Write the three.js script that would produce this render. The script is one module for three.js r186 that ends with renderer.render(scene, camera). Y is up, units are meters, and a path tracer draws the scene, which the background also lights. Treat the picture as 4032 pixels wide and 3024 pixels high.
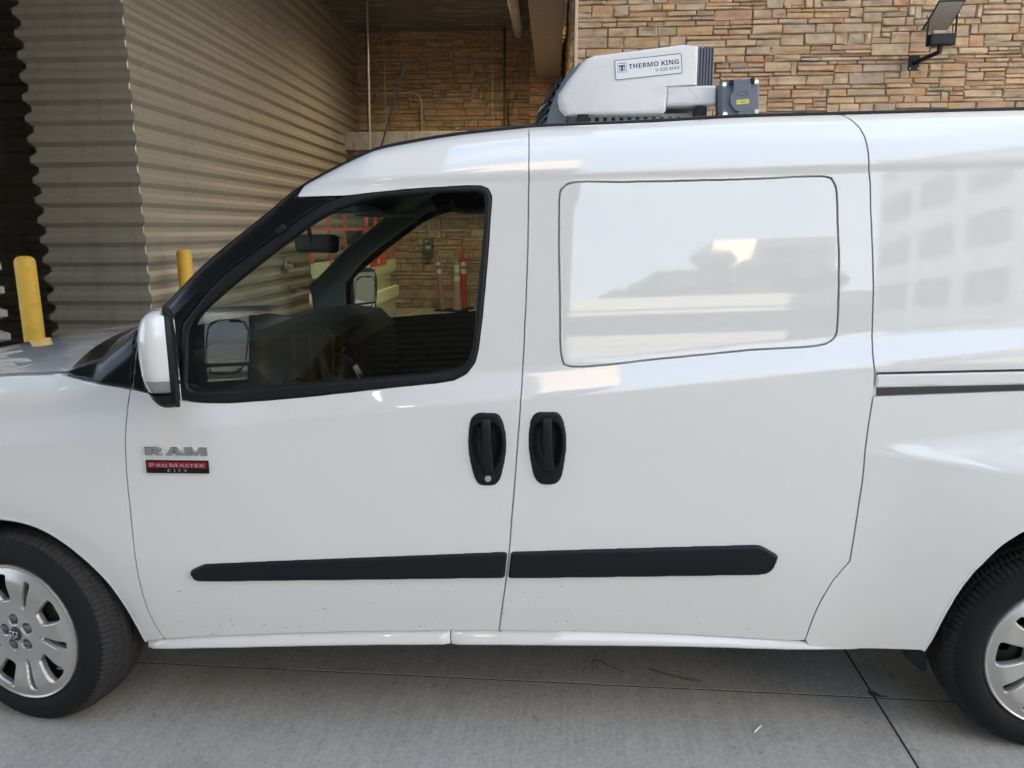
import * as THREE from 'three';
import { mergeGeometries } from 'three/addons/utils/BufferGeometryUtils.js';
import { RoundedBoxGeometry } from 'three/addons/geometries/RoundedBoxGeometry.js';

// ------------------------------------------------------------------ camera, sky, sun, exposure
const scene = new THREE.Scene();
const camera = new THREE.PerspectiveCamera(53.08, 4 / 3, 0.05, 600);
camera.position.set(0, 1.51, 2.04);
camera.rotation.order = 'YXZ';
camera.rotation.set(-11.4 * Math.PI / 180, 3.17 * Math.PI / 180, -0.3 * Math.PI / 180);
const SUN = new THREE.Vector3(0.12, 0.5, -0.8).normalize();
{
  const W = 512, H = 256, d = new Float32Array(W * H * 4);
  const hash = (x, y) => { const s = Math.sin(x * 127.1 + y * 311.7) * 43758.5453; return s - Math.floor(s); };
  const vn = (x, y, p) => { const xi = Math.floor(x), yi = Math.floor(y), fx = x - xi, fy = y - yi, u = fx * fx * (3 - 2 * fx), v = fy * fy * (3 - 2 * fy); const g = (a, b) => hash(((a % p) + p) % p, b); return (g(xi, yi) * (1 - u) + g(xi + 1, yi) * u) * (1 - v) + (g(xi, yi + 1) * (1 - u) + g(xi + 1, yi + 1) * u) * v; };
  for (let j = 0; j < H; j++) for (let i = 0; i < W; i++) {
    const el = ((j + .5) / H - .5) * Math.PI, az = (i + .5) / W * Math.PI * 2, o = (j * W + i) * 4;
    const s = Math.max(0, Math.sin(el)), t = Math.pow(s, .5);
    // clear air: pale near the horizon, deeper blue overhead, brighter round the sun
    let r = 1.0 + (.43 - 1.0) * t, g = 1.09 + (.60 - 1.09) * t, b = 1.18 + (.89 - 1.18) * t;
    const dir = [-Math.cos(el) * Math.cos(az), Math.sin(el), -Math.cos(el) * Math.sin(az)];
    const c = Math.max(0, dir[0] * SUN.x + dir[1] * SUN.y + dir[2] * SUN.z), glow = .5 * Math.pow(c, 8) + 1.0 * Math.pow(c, 60);
    let cl = 0, a = 1; for (let k = 0; k < 4; k++) { cl += a * vn(i / W * 10 * (1 << k), (j / H) * 22 * (1 << k), 10 * (1 << k)); a *= .5; }
    cl = Math.max(0, Math.min(1, (cl / 1.875 - .5) * 3.2)) * .5;
    r += glow + (1.15 - r) * cl; g += glow * .95 + (1.17 - g) * cl; b += glow * .85 + (1.2 - b) * cl;
    if (el < 0) { r = .42; g = .41; b = .40; }
    const q = .36; d[o] = r * q; d[o + 1] = g * q; d[o + 2] = b * q; d[o + 3] = 1;
  }
  const sky = new THREE.DataTexture(d, W, H, THREE.RGBAFormat, THREE.FloatType);
  sky.mapping = THREE.EquirectangularReflectionMapping; sky.magFilter = sky.minFilter = THREE.LinearFilter; sky.needsUpdate = true;
  scene.background = sky; scene.environment = sky;
  scene.backgroundIntensity = 1; scene.environmentIntensity = 1;
}
const sun = new THREE.DirectionalLight(new THREE.Color(1, .93, .82), 4.6);
sun.position.copy(SUN).multiplyScalar(80); sun.target.position.set(0, 0, 0); scene.add(sun, sun.target);
sun.castShadow = true; sun.shadow.mapSize.set(2048, 2048);
Object.assign(sun.shadow.camera, { left: -50, right: 50, top: 50, bottom: -50, near: 1, far: 200 });
const renderer = new THREE.WebGLRenderer({ antialias: true });
renderer.setSize(1024, 768); renderer.shadowMap.enabled = true;
renderer.toneMapping = THREE.LinearToneMapping; renderer.toneMappingExposure = 6.8;

// ------------------------------------------------------------------ helpers
let seed = 7; const rnd = () => { seed = (seed * 1664525 + 1013904223) >>> 0; return seed / 4294967296; };
const rr = (a, b) => a + (b - a) * rnd();
const taken = {}; const numbered = n => { const k = taken[n] = (taken[n] ?? -1) + 1; return k ? n + '_' + String(k).padStart(3, '0') : n; };
function shade(o) { o.traverse(c => { if (c.isMesh) { c.castShadow = true; c.receiveShadow = true; } }); return o; }
function tag(o, label, category, group) { o.userData.label = label; o.userData.category = category; if (group) o.userData.group = group; return o; }
function thing(name, label, category, pos = [0, 0, 0], turn = 0, group) {
  const o = new THREE.Group(); o.name = numbered(name); o.position.set(...pos); o.rotation.y = turn; scene.add(o); return tag(o, label, category, group);
}
function struct(name, geo, mat) { const m = new THREE.Mesh(geo, mat); m.name = name; m.userData.kind = 'structure'; m.castShadow = m.receiveShadow = true; scene.add(m); return m; }
function part(parent, name, geo, mat, label) {
  if (Array.isArray(geo)) geo = merge(geo);
  const m = new THREE.Mesh(geo, mat); m.name = name; m.castShadow = m.receiveShadow = true; if (label) m.userData.label = label; parent.add(m); return m;
}
function grp(parent, name, pos = [0, 0, 0]) { const g = new THREE.Group(); g.name = name; g.position.set(...pos); parent.add(g); return g; }
const merge = gs => { gs = gs.map(g => { let q = g.index ? g.toNonIndexed() : g.clone(); for (const k of Object.keys(q.attributes)) if (!['position', 'normal', 'uv'].includes(k)) q.deleteAttribute(k); if (!q.attributes.uv) q.setAttribute('uv', new THREE.BufferAttribute(new Float32Array(q.attributes.position.count * 2), 2)); return q; }); return mergeGeometries(gs, false); };
const box = (w, h, d, x = 0, y = 0, z = 0) => new THREE.BoxGeometry(w, h, d).translate(x, y, z);
const rbox = (w, h, d, r, x = 0, y = 0, z = 0, s = 3) => new RoundedBoxGeometry(w, h, d, s, r).translate(x, y, z);
const cyl = (r0, r1, h, n = 24) => new THREE.CylinderGeometry(r0, r1, h, n);
const V3 = (x, y, z) => new THREE.Vector3(x, y, z);
const tube = (pts, r, seg = 40, rs = 8, closed = false) => new THREE.TubeGeometry(new THREE.CatmullRomCurve3(pts.map(p => V3(...p)), closed, 'centripetal'), seg, r, rs, closed);
function rod(a, b, r, n = 10) { const A = V3(...a), B = V3(...b), g = cyl(r, r, A.distanceTo(B), n); g.applyQuaternion(new THREE.Quaternion().setFromUnitVectors(V3(0, 1, 0), B.clone().sub(A).normalize())); const m = A.add(B).multiplyScalar(.5); return g.translate(m.x, m.y, m.z); }
// planar uv in metres, by the dominant direction of each face
function uvm(g, ox = 0, oy = 0) {
  if (g.index) g = g.toNonIndexed(); const p = g.attributes.position, n = g.attributes.normal, uv = new Float32Array(p.count * 2);
  for (let i = 0; i < p.count; i++) { const ax = Math.abs(n.getX(i)), ay = Math.abs(n.getY(i)), az = Math.abs(n.getZ(i)); let u, v; if (ay > ax && ay > az) { u = p.getX(i); v = p.getZ(i); } else if (ax > az) { u = p.getZ(i); v = p.getY(i); } else { u = p.getX(i); v = p.getY(i); } uv[2 * i] = u + ox; uv[2 * i + 1] = v + oy; }
  g.setAttribute('uv', new THREE.BufferAttribute(uv, 2)); return g;
}
const clamp = (x, a = 0, b = 1) => Math.min(b, Math.max(a, x));
const ss = (a, b, x) => { const t = clamp((x - a) / (b - a)); return t * t * (3 - 2 * t); };
const mix = (a, b, t) => a + (b - a) * t;
// tileable value noise
function noiseTable(n, s) { const r = new Float32Array(n * n); let q = s * 2654435761 >>> 0; for (let i = 0; i < n * n; i++) { q = (q * 1664525 + 1013904223) >>> 0; r[i] = q / 4294967296; } return r; }
const NT = noiseTable(256, 5);
function vnoise(x, y, px, py) { const xi = Math.floor(x), yi = Math.floor(y), fx = x - xi, fy = y - yi, u = fx * fx * (3 - 2 * fx), v = fy * fy * (3 - 2 * fy); const g = (a, b) => NT[((((b % py) + py) % py) & 255) * 256 + ((((a % px) + px) % px) & 255)]; return mix(mix(g(xi, yi), g(xi + 1, yi), u), mix(g(xi, yi + 1), g(xi + 1, yi + 1), u), v); }
function fbm(u, v, fx, fy, oct) { let s = 0, a = 1, t = 0; for (let k = 0; k < oct; k++) { s += a * vnoise(u * fx + k * 0, v * fy, fx, fy); t += a; a *= .55; fx *= 2; fy *= 2; } return s / t; }
const to8 = c => { c = clamp(c); return Math.round(255 * (c <= .0031308 ? 12.92 * c : 1.055 * Math.pow(c, 1 / 2.4) - .055)); };
function tex(n, m, fn, colour = true, size = 1, sizeY = size) { // fn(u,v) -> [r,g,b] linear or a grey value
  const d = new Uint8Array(n * m * 4);
  for (let j = 0; j < m; j++) for (let i = 0; i < n; i++) { const c = fn((i + .5) / n, (j + .5) / m), o = (j * n + i) * 4; for (let k = 0; k < 3; k++) d[o + k] = colour ? to8(c[k]) : Math.round(255 * clamp(Array.isArray(c) ? c[k] : c)); d[o + 3] = 255; }
  const t = new THREE.DataTexture(d, n, m, THREE.RGBAFormat); t.wrapS = t.wrapT = THREE.RepeatWrapping; t.magFilter = THREE.LinearFilter; t.minFilter = THREE.LinearMipmapLinearFilter; t.generateMipmaps = true; if (colour) t.colorSpace = THREE.SRGBColorSpace; t.repeat.set(1 / size, 1 / sizeY); t.needsUpdate = true; return t;
}
const std = (r, g, b, rough = .6, metal = 0, more = {}) => { const m = new THREE.MeshStandardMaterial({ roughness: rough, metalness: metal, ...more }); m.color.setRGB(r, g, b); return m; };
const phy = (r, g, b, o = {}) => { const m = new THREE.MeshPhysicalMaterial(o); m.color.setRGB(r, g, b); return m; };
function canvasTex(w, h, draw) { const c = document.createElement('canvas'); c.width = w; c.height = h; const x = c.getContext('2d'); draw(x, w, h); const t = new THREE.CanvasTexture(c); t.colorSpace = THREE.SRGBColorSpace; return t; }

// ------------------------------------------------------------------ materials
const M = {};
M.paint = phy(.735, .73, .71, { roughness: .04, ior: 1.6, clearcoat: 1, clearcoatRoughness: .0 });
M.black = phy(.006, .0065, .008, { roughness: .2, specularIntensity: .7 });
const grainT = tex(256, 256, (u, v) => fbm(u, v, 64, 64, 3), false, .06);
M.plastic = phy(.010, .011, .013, { roughness: .48, specularIntensity: .45, bumpMap: grainT, bumpScale: .0002 });
M.tread = phy(.034, .033, .032, { roughness: .85, specularIntensity: .4 });
M.rubber = phy(.013, .013, .014, { roughness: .8, specularIntensity: .4 });
M.seal = phy(.011, .011, .013, { roughness: .5, specularIntensity: .5 });
M.core = std(.32, .30, .26, .9);
M.dark = std(.012, .013, .015, .8);
M.void = std(.03, .03, .03, .95);  // near-black trim, also painted in for the shade inside slots
M.glass = phy(.76, .83, .78, { roughness: 0, transmission: 1, thickness: 0, ior: 1.5 });
M.windshield = phy(.78, .86, .80, { roughness: 0, transmission: 1, thickness: 0, ior: 1.5 });
M.chrome = std(.58, .58, .59, .08, 1);
M.silver = phy(.50, .485, .455, { roughness: .32, metalness: .55, clearcoat: .4, clearcoatRoughness: .25 });
M.steel = std(.05, .05, .052, .55, .4);
M.mirror = std(.85, .86, .86, .01, 1);
M.interior = phy(.024, .027, .028, { roughness: .75, specularIntensity: .5, bumpMap: grainT, bumpScale: .0002 });
M.trimGrey = std(.15, .17, .17, .8);
M.headliner = std(.17, .175, .16, .95);
M.grey = std(.14, .16, .19, .5, 0, { bumpMap: grainT, bumpScale: .0001 });
const dirtT = tex(512, 512, (u, v) => { const a = fbm(u, v, 5, 5, 5), b = fbm(u, v, 60, 60, 2); const k = 1 - .10 * ss(.5, .75, a) - .05 * b; return [.72 * k, .72 * k, .715 * k]; }, true, .6);
M.unit = std(1, 1, 1, .45, 0, { map: dirtT });
const galvT = tex(512, 512, (u, v) => { const a = fbm(u, v, 14, 14, 4), st = fbm(u, v, 90, 2, 3); const k = .34 + .22 * (a - .5) - .10 * ss(.55, .8, st); return [k, k * .985, k * .94]; }, true, 1.2);
M.galv = std(1, 1, 1, .5, .35, { map: galvT });
M.pipe = std(.42, .40, .36, .6);
M.conduit = std(.42, .42, .41, .4, .6);
const yelT = tex(512, 512, (u, v) => { const a = fbm(u, v, 6, 6, 4), s = fbm(u, v, 50, 50, 2), d = ss(.80, .84, s * .55 + fbm(u, v, 17, 17, 2) * .5); const k = 1 - .18 * ss(.45, .8, a); return [mix(.66 * k, .10, d), mix(.40 * k, .07, d), mix(.045 * k, .03, d)]; }, true, .5);
M.yellow = std(1, 1, 1, .5, 0, { map: yelT });
const corrT = tex(512, 512, (u, v) => { const a = fbm(u, v, 3, 8, 4), b = fbm(u, v, 40, 4, 3), c = fbm(u, v, 70, 70, 2); const k = 1 - .10 * (a - .5) - .10 * ss(.5, .8, b) - .04 * c; return [.325 * k, .305 * k, .255 * k]; }, true, 2.5);
M.corr = std(1, 1, 1, .42, .25, { map: corrT });
// broom-finished concrete: grain, fine parallel scratches, stains
const concC = tex(1024, 1024, (u, v) => {
  const big = fbm(u, v, 3, 3, 4), mid = fbm(u, v, 14, 14, 4), fine = fbm(u, v, 256, 256, 1), br = fbm(u, v, 180, 5, 2);
  const st = ss(.62, .78, fbm(u + .37, v + .11, 9, 9, 3)), spot = ss(.80, .86, fbm(u, v, 70, 70, 2));
  let k = .345 + .05 * (big - .5) + .04 * (mid - .5) + .085 * (fine - .5) + .06 * (br - .5) - .025 * st - .06 * spot;
  const w = (fbm(u + .6, v + .2, 4, 4, 3) - .5) * .035;
  return [k * (1.06 + w), k, k * (.89 - w)];
}, true, 1.8);
const concB = tex(1024, 1024, (u, v) => .55 * fbm(u, v, 256, 256, 1) + .45 * fbm(u, v, 220, 4, 2), false, 1.8);
M.conc = std(1, 1, 1, .88, 0, { map: concC, bumpMap: concB, bumpScale: .0012 });
M.soil = std(.03, .028, .025, 1);
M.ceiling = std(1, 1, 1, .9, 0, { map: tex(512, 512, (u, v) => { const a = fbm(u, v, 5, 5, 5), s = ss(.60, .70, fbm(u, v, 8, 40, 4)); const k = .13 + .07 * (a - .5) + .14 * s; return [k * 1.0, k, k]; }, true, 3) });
M.panelTan = std(.34, .31, .27, .6, .1);
M.screw = std(.10, .10, .10, .5, .5);

// ------------------------------------------------------------------ ground
{
  const g = struct('ground', uvm(new THREE.PlaneGeometry(700, 700).rotateX(-Math.PI / 2)), std(.31, .30, .285, .95));
  g.position.y = -.03; g.userData.label = 'concrete ground of the loading yard';
  const slabs = new THREE.Group(); slabs.name = 'pavement'; slabs.userData.kind = 'structure'; slabs.userData.label = 'broom finished grey concrete slabs with open joints';
  slabs.position.set(1.055, 0, -.285); slabs.rotation.y = -.0372; scene.add(slabs);
  const L = 3.6, gap = .008, base = new THREE.Mesh(new THREE.PlaneGeometry(40, 34).rotateX(-Math.PI / 2).translate(-1, -.002, 0), M.soil); base.name = 'joint_filler'; base.receiveShadow = true; slabs.add(base);
  for (let i = -5; i < 4; i++) for (let j = -4; j < 4; j++) {
    const geo = uvm(box(L - gap, .03, L - gap, (i + .5) * L, -.015, (j + .5) * L), rr(0, 5), rr(0, 5));
    part(slabs, 'slab', geo, M.conc);
  }
  // chipped corner where the two joints cross
  const sh = new THREE.Shape([[0, 0], [.055, .004], [.028, .012], [.012, .035], [-.012, .03], [-.006, .008]].map(p => new THREE.Vector2(...p)));
  part(slabs, 'chipped_corner', new THREE.ShapeGeometry(sh).rotateX(-Math.PI / 2).translate(-.004, .0012, -.002), std(.075, .068, .055, 1));
}

// ------------------------------------------------------------------ ledgestone walls, stone by stone
const stoneMap = [0, 1, 2].map(s => tex(512, 512, (u, v) => {
  const o = s * .31, bed = fbm(u + o, v + o, 3, 26, 4), mott = fbm(u + o, v, 9, 12, 5), fine = fbm(u, v + o, 110, 110, 2), rust = ss(.56, .72, fbm(u + .5 + o, v + .3, 5, 11, 4)), dk = ss(.60, .78, fbm(u + .2, v + .7 + o, 7, 9, 4));
  const k = .86 + .42 * (bed - .5) + .5 * (mott - .5) + .24 * (fine - .5);
  return [k * (1 - .30 * dk), k * (1 - .14 * rust - .32 * dk), k * (1 - .36 * rust - .34 * dk)].map(c => c * .8);
}, true, .9));
const stoneBump = tex(512, 512, (u, v) => .6 * fbm(u, v, 10, 26, 5) + .4 * fbm(u, v, 60, 60, 3), false, .9);
const stoneTints = [[.54, .42, .25], [.51, .39, .23], [.50, .40, .26], [.46, .39, .26], [.53, .385, .24], [.52, .355, .225], [.56, .45, .29], [.48, .37, .235], [.45, .375, .265], [.55, .41, .245], [.50, .41, .265], [.50, .37, .235]];
const stoneMats = stoneTints.map((t, i) => std(t[0] * 1.13, t[1] * 1.045, t[2] * 1.08, .92, 0, { map: stoneMap[i % 3], bumpMap: stoneBump, bumpScale: .006 }));
function packStones(x0, x1, y0, y1, k = 1) {
  const out = []; let sky = [{ a: x0, b: x1, y: y0 }]; const hs = [.045, .06, .06, .075, .075, .09, .105, .12, .15];
  for (let guard = 0; guard < 20000; guard++) {
    let lo = 0; for (let i = 1; i < sky.length; i++) if (sky[i].y < sky[lo].y - 1e-6) lo = i;
    const s = sky[lo]; if (s.y >= y1 - .02) break;
    const w = s.b - s.a; let len = rr(.16, .52) * k; if (rnd() < .10) len = rr(.07, .13) * k;
    if (w - len < .09 * k) len = w; let h = hs[Math.floor(rnd() * hs.length)] * k; if (len < .14 * k && len < w) h = rr(.13, .2) * k;
    const lft = sky[lo - 1], rgt = sky[lo + 1], nb = [lft, rgt].filter(Boolean).map(q => q.y - s.y).filter(q => q > .035 * k && q < .2 * k);
    if (nb.length && rnd() < .6) h = nb[Math.floor(rnd() * nb.length)];
    if (nb.some(q => Math.abs(q - h) < .03 * k)) h = nb.find(q => Math.abs(q - h) < .03 * k);
    h = Math.min(h, y1 - s.y); if (y1 - (s.y + h) < .035 * k) h = y1 - s.y;
    const left = rnd() < .5 || len === w; const a = left ? s.a : s.b - len, b = a + len;
    out.push([a, b, s.y, s.y + h]);
    const rep = []; if (a > s.a + 1e-6) rep.push({ a: s.a, b: a, y: s.y }); rep.push({ a, b, y: s.y + h }); if (b < s.b - 1e-6) rep.push({ a: b, b: s.b, y: s.y });
    sky.splice(lo, 1, ...rep);
    for (let i = 0; i < sky.length - 1;) if (Math.abs(sky[i].y - sky[i + 1].y) < 1e-6) { sky[i].b = sky[i + 1].b; sky.splice(i + 1, 1); } else i++;
  }
  return out;
}
function stoneGeo([a, b, c, d]) { // a chamfered, uneven block standing on the plane z = 0
  const g = .0022, x0 = a + g, x1 = b - g, y0 = c + g, y1 = d - g, w = x1 - x0, h = y1 - y0, ch = Math.min(.010, w * .2, h * .2), dep = rr(.034, .052), ox = rr(0, 9), oy = rr(0, 9);
  const xs = [x0, x0 + ch * rr(.6, 1.6), x1 - ch * rr(.6, 1.6), x1], ys = [y0, y0 + ch * rr(.6, 1.5), y1 - ch * rr(.6, 1.5), y1];
  const tx = rr(-.012, .012), ty = rr(-.012, .012), P = [];
  for (let j = 0; j < 4; j++) for (let i = 0; i < 4; i++) { const e = i === 0 || j === 0 || i === 3 || j === 3; const jx = rr(-.004, .004), jy = rr(-.004, .004); P.push([xs[i] + (i === 0 || i === 3 ? jx * .7 : jx * 2), ys[j] + (j === 0 || j === 3 ? jy * .7 : jy), e ? dep - rr(.008, .02) : dep + rr(-.005, .007) + tx * (i - 1.5) + ty * (j - 1.5)]); }
  const pos = [], uv = []; const tri = (...q) => { for (const p of q) { pos.push(...p); uv.push(p[0] + ox, p[1] + p[2] + oy); } };
  for (let j = 0; j < 3; j++) for (let i = 0; i < 3; i++) { const A = P[j * 4 + i], B = P[j * 4 + i + 1], C = P[j * 4 + i + 5], D = P[j * 4 + i + 4]; if ((i + j) % 2) { tri(A, B, C); tri(A, C, D); } else { tri(A, B, D); tri(B, C, D); } }
  const ring = [0, 1, 2, 3, 7, 11, 15, 14, 13, 12, 8, 4]; for (let k = 0; k < 12; k++) { const A = P[ring[k]], B = P[ring[(k + 1) % 12]]; const A0 = [A[0], A[1], 0], B0 = [B[0], B[1], 0]; tri(A, A0, B); tri(B, A0, B0); }
  const q = new THREE.BufferGeometry(); q.setAttribute('position', new THREE.Float32BufferAttribute(pos, 3)); q.setAttribute('uv', new THREE.Float32BufferAttribute(uv, 2)); q.computeVertexNormals(); return q;
}
function stoneFace(parent, rects, vis, M4) { // M4 places the plane; stones that the picture shows one by one are parts
  const rest = stoneMats.map(() => []); let n = 0;
  const order = rects.map(r => [r, vis((r[0] + r[1]) / 2, (r[2] + r[3]) / 2) && (r[1] - r[0]) * (r[3] - r[2]) > .004]);
  const area = r => (r[1] - r[0]) * (r[3] - r[2]); order.sort((a, b) => area(b[0]) - area(a[0]));
  for (const [r, v] of order) { const mi = Math.floor(rnd() * stoneMats.length), g = stoneGeo(r); if (M4) g.applyMatrix4(M4); if (v && parent.userData.count < 300) { parent.userData.count++; part(parent, 'stone', g, stoneMats[mi]); } else rest[mi].push(g); }
  rest.forEach((gs, i) => { if (gs.length) part(parent, 'stone_course', gs, stoneMats[i]).userData.kind = 'stuff'; });
}
const mortar = std(.16, .13, .095, 1), plainWall = std(.40, .33, .24, .9);
// the recessed wall at the back of the covered bay
{
  const Z = -13.02, w = thing('stone_wall', 'shaded brown ledgestone wall at the back of the covered bay', 'wall', [-2, 0, Z]); w.userData.count = 0;
  part(w, 'backing', [box(3.3, 5.3, .3, -.1, 2.65, -.15), box(.75, 5.3, .6, 1.9, 2.65, .05)], mortar);
  stoneFace(w, packStones(-1.74, 1.53, 0, 5.1, 1.08), (x, y) => (y > 3.05 && x < 1.53) || (x < .75 && x > -1 && y < 1.7), new THREE.Matrix4().makeTranslation(0, 0, .0));
  stoneFace(w, packStones(1.53, 2.27, 0, 5.1, 1.05), (x, y) => y > 3.1 && y < 4.4, new THREE.Matrix4().makeTranslation(0, 0, .35));
  part(w, 'upper_wall', box(20, 6, .4, -6, 8.25, -.25), plainWall);  // out of view, tall to keep the sun off from behind
  delete w.userData.count;
}
// the daylit wall to the right, with its return into the bay
{
  const w = thing('stone_wall', 'daylit tan ledgestone wall carrying the floodlight beside the bay', 'wall', [.22, 0, -6.75]); w.userData.count = 0;
  part(w, 'backing', [box(14, 4.9, .35, 7.0, 2.45, -.175), box(.3, 4.9, 6.3, .15, 2.45, -3.3)], mortar);
  stoneFace(w, packStones(0, 5.6, 2.3, 4.3, .82), (x, y) => y > 2.62 && y < 3.95 && x < 4.95);
  stoneFace(w, packStones(0, 5.6, 0, 2.3, 1.3), () => false);
  stoneFace(w, packStones(0, 6.2, 2.3, 4.85, 1), () => false, new THREE.Matrix4().makeRotationY(-Math.PI / 2).setPosition(0, 0, -6.2));
  part(w, 'upper_wall', [box(14, 13, .5, 7, 11.41, -.25), box(5.6, .6, .3, 2.8, 4.61, -.1)], plainWall);  // unseen height, set to hold van and yard in shade
  // pale angle strip at the outer corner
  part(w, 'corner_strip', rbox(.035, 4.8, .05, .008, -.004, 2.4, .045), std(.46, .40, .32, .6));
  delete w.userData.count;
}

// ------------------------------------------------------------------ covered bay: soffit, fascia beam, ribbed cladding
{
  const c = struct('ceiling', merge([uvm(box(9.0, .5, 10.9, -4.25, 5.32, -7.85)), uvm(box(6.8, .5, 16.8, -5.6, 5.32, 6.0)), uvm(box(2.4, .5, 6.4, -1.0, 5.32, 11.2))]), M.ceiling); c.userData.label = 'dark blotched soffit over the covered bay, with unseen reaches added for shade';  // front strip and far canopy lie out of view, added to shade the walls
  struct('building_mass', merge([box(9.1, 12.2, 10.6, -4.3, 11.7, -8.0), box(6.6, 6.6, 16.6, -5.7, 8.9, 6.0), box(2.3, 6.6, 6.2, -1.1, 8.9, 11.2)]), plainWall).userData.label = 'unseen upper storeys above the covered bay, made tall for shade';  // out of view, raised so the yard falls in shade
}
{
  const b = thing('fascia_beam', 'boxed tan metal beam along the open edge of the soffit', 'beam', [-.12, 4.18, -7]);
  let z = -5.7; for (const len of [1.06, 1.06, 1.06, 1.06, 1.06, 1.06, 1.06, 1.06, 1.06]) { part(b, 'panel', rbox(.43, 1.0, len - .012, .006, 0, .5, z + len / 2, 1), M.panelTan); z += len; }
  part(b, 'core', box(.40, .96, 9.6, 0, .5, -.9), M.dark);
}
function corrGeo(plan, y0, y1, per = .176, dep = .042, phase = 0) { // ribbed sheet following a plan line, mitred at its corners
  const ys = [y0], off = y => { const t = ((y - phase) / per % 1 + 1) % 1; return t < .27 ? dep : t < .5 ? dep * (1 - (t - .27) / .23) : t < .77 ? 0 : dep * (t - .77) / .23; };
  for (let k = Math.floor((y0 - phase) / per); k * per + phase < y1; k++) for (const t of [0, .27, .5, .77]) { const y = phase + (k + t) * per; if (y > y0 + 1e-4 && y < y1 - 1e-4) ys.push(y); } ys.push(y1);
  const n = plan.length, nor = [], mit = [];
  for (let i = 0; i < n - 1; i++) { const dx = plan[i + 1][0] - plan[i][0], dz = plan[i + 1][1] - plan[i][1], l = Math.hypot(dx, dz); nor.push([-dz / l, dx / l]); }
  for (let i = 0; i < n; i++) { const a = nor[Math.max(0, i - 1)], b = nor[Math.min(n - 2, i)], s = 1 + a[0] * b[0] + a[1] * b[1]; mit.push([(a[0] + b[0]) / s, (a[1] + b[1]) / s]); }
  const pos = [], uv = []; let run = 0;
  for (let i = 0; i < n - 1; i++) {
    const L = Math.hypot(plan[i + 1][0] - plan[i][0], plan[i + 1][1] - plan[i][1]);
    for (let j = 0; j < ys.length - 1; j++) { const q = (k, y) => [plan[k][0] + mit[k][0] * off(y), y, plan[k][1] + mit[k][1] * off(y)]; const y_ = ys[j] + 1e-6, y2 = ys[j + 1] - 1e-6, A = q(i, y_), B = q(i + 1, y_), C = q(i + 1, y2), D = q(i, y2); for (const [p, u] of [[A, 0], [B, L], [C, L], [A, 0], [C, L], [D, 0]]) { pos.push(...p); uv.push(run + u, p[1]); } }
    run += L;
  }
  const g = new THREE.BufferGeometry(); g.setAttribute('position', new THREE.Float32BufferAttribute(pos, 3)); g.setAttribute('uv', new THREE.Float32BufferAttribute(uv, 2)); g.computeVertexNormals(); return g;
}
{
  const w = thing('ribbed_wall', 'ribbed grey metal clad block whose side runs back to the stone wall', 'wall', [-3.72, 0, -4.87]);
  const O = p => [p[0] + 3.72, p[1] + 4.87];
  // outward normal is (-dz, dx): walk so that it points out of the block
  part(w, 'cladding', corrGeo([[-4.63, -9], [-4.63, -4.87], [-3.72, -4.87], [-3.72, -13]].map(O), 0, 5.07), M.corr);
  part(w, 'core', box(.78, 5.07, 8.0, -.455, 2.535, -4.07), M.core);
  const heads = []; for (const z of [-.24, -.86, -1.95, -3.05, -4.15, -5.3, -6.4]) for (let k = 2; k < 28; k++) heads.push(new THREE.SphereGeometry(.0075, 6, 4).scale(.6, 1, 1).translate(.039, (k + .15) * .176, z + rr(-.01, .01)));
  for (const x of [-.22, -.68]) for (let k = 2; k < 28; k++) heads.push(new THREE.SphereGeometry(.0075, 6, 4).scale(1, 1, .6).translate(x, (k + .15) * .176, .039));
  part(w, 'screw_heads', heads, M.screw).userData.kind = 'stuff';
  part(w, 'corner_trim', corrGeo([[.0, .004], [.004, 0]], .0, 5.0).translate(.002, 0, .002), std(.62, .60, .56, .4, .3));
}
{
  const w = thing('ribbed_wall', 'ribbed grey metal wing wall beside the yellow bollard', 'wall', [-4.12, 0, -3.6]);
  part(w, 'cladding', corrGeo([[-8, 0], [-.19, 0], [-.25, -.03], [-.35, -.10], [-.49, -.16], [-8, -.16]], 0, 5.07), M.corr);
  part(w, 'core', box(7.5, 5.07, .1, -4.25, 2.535, -.08), M.core);
}
{
  const w = thing('ribbed_wall', 'dark ribbed metal wall deep inside the narrow recess', 'wall', [-4.6, 0, -6.4]);
  part(w, 'cladding', corrGeo([[-3.2, 2.7], [-3.2, 0], [.0, 0]], 0, 5.07), M.corr);  // left return is unseen, added to keep skylight out of the recess
  part(w, 'core', [box(3.4, 5.07, .2, -1.5, 2.535, -.12), box(.2, 5.07, 2.9, -3.32, 2.535, 1.3)], M.core);
}
{ const d = thing('wall_lantern', 'black slatted wall fixture in the dark recess above the bollard', 'lamp', [-4.86, 1.36, -5.6]); part(d, 'case', rbox(.2, .3, .16, .02), M.dark); for (let k = 0; k < 5; k++) part(d, 'slat', box(.205, .012, .01, 0, -.1 + k * .045, .085), M.plastic); }

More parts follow.
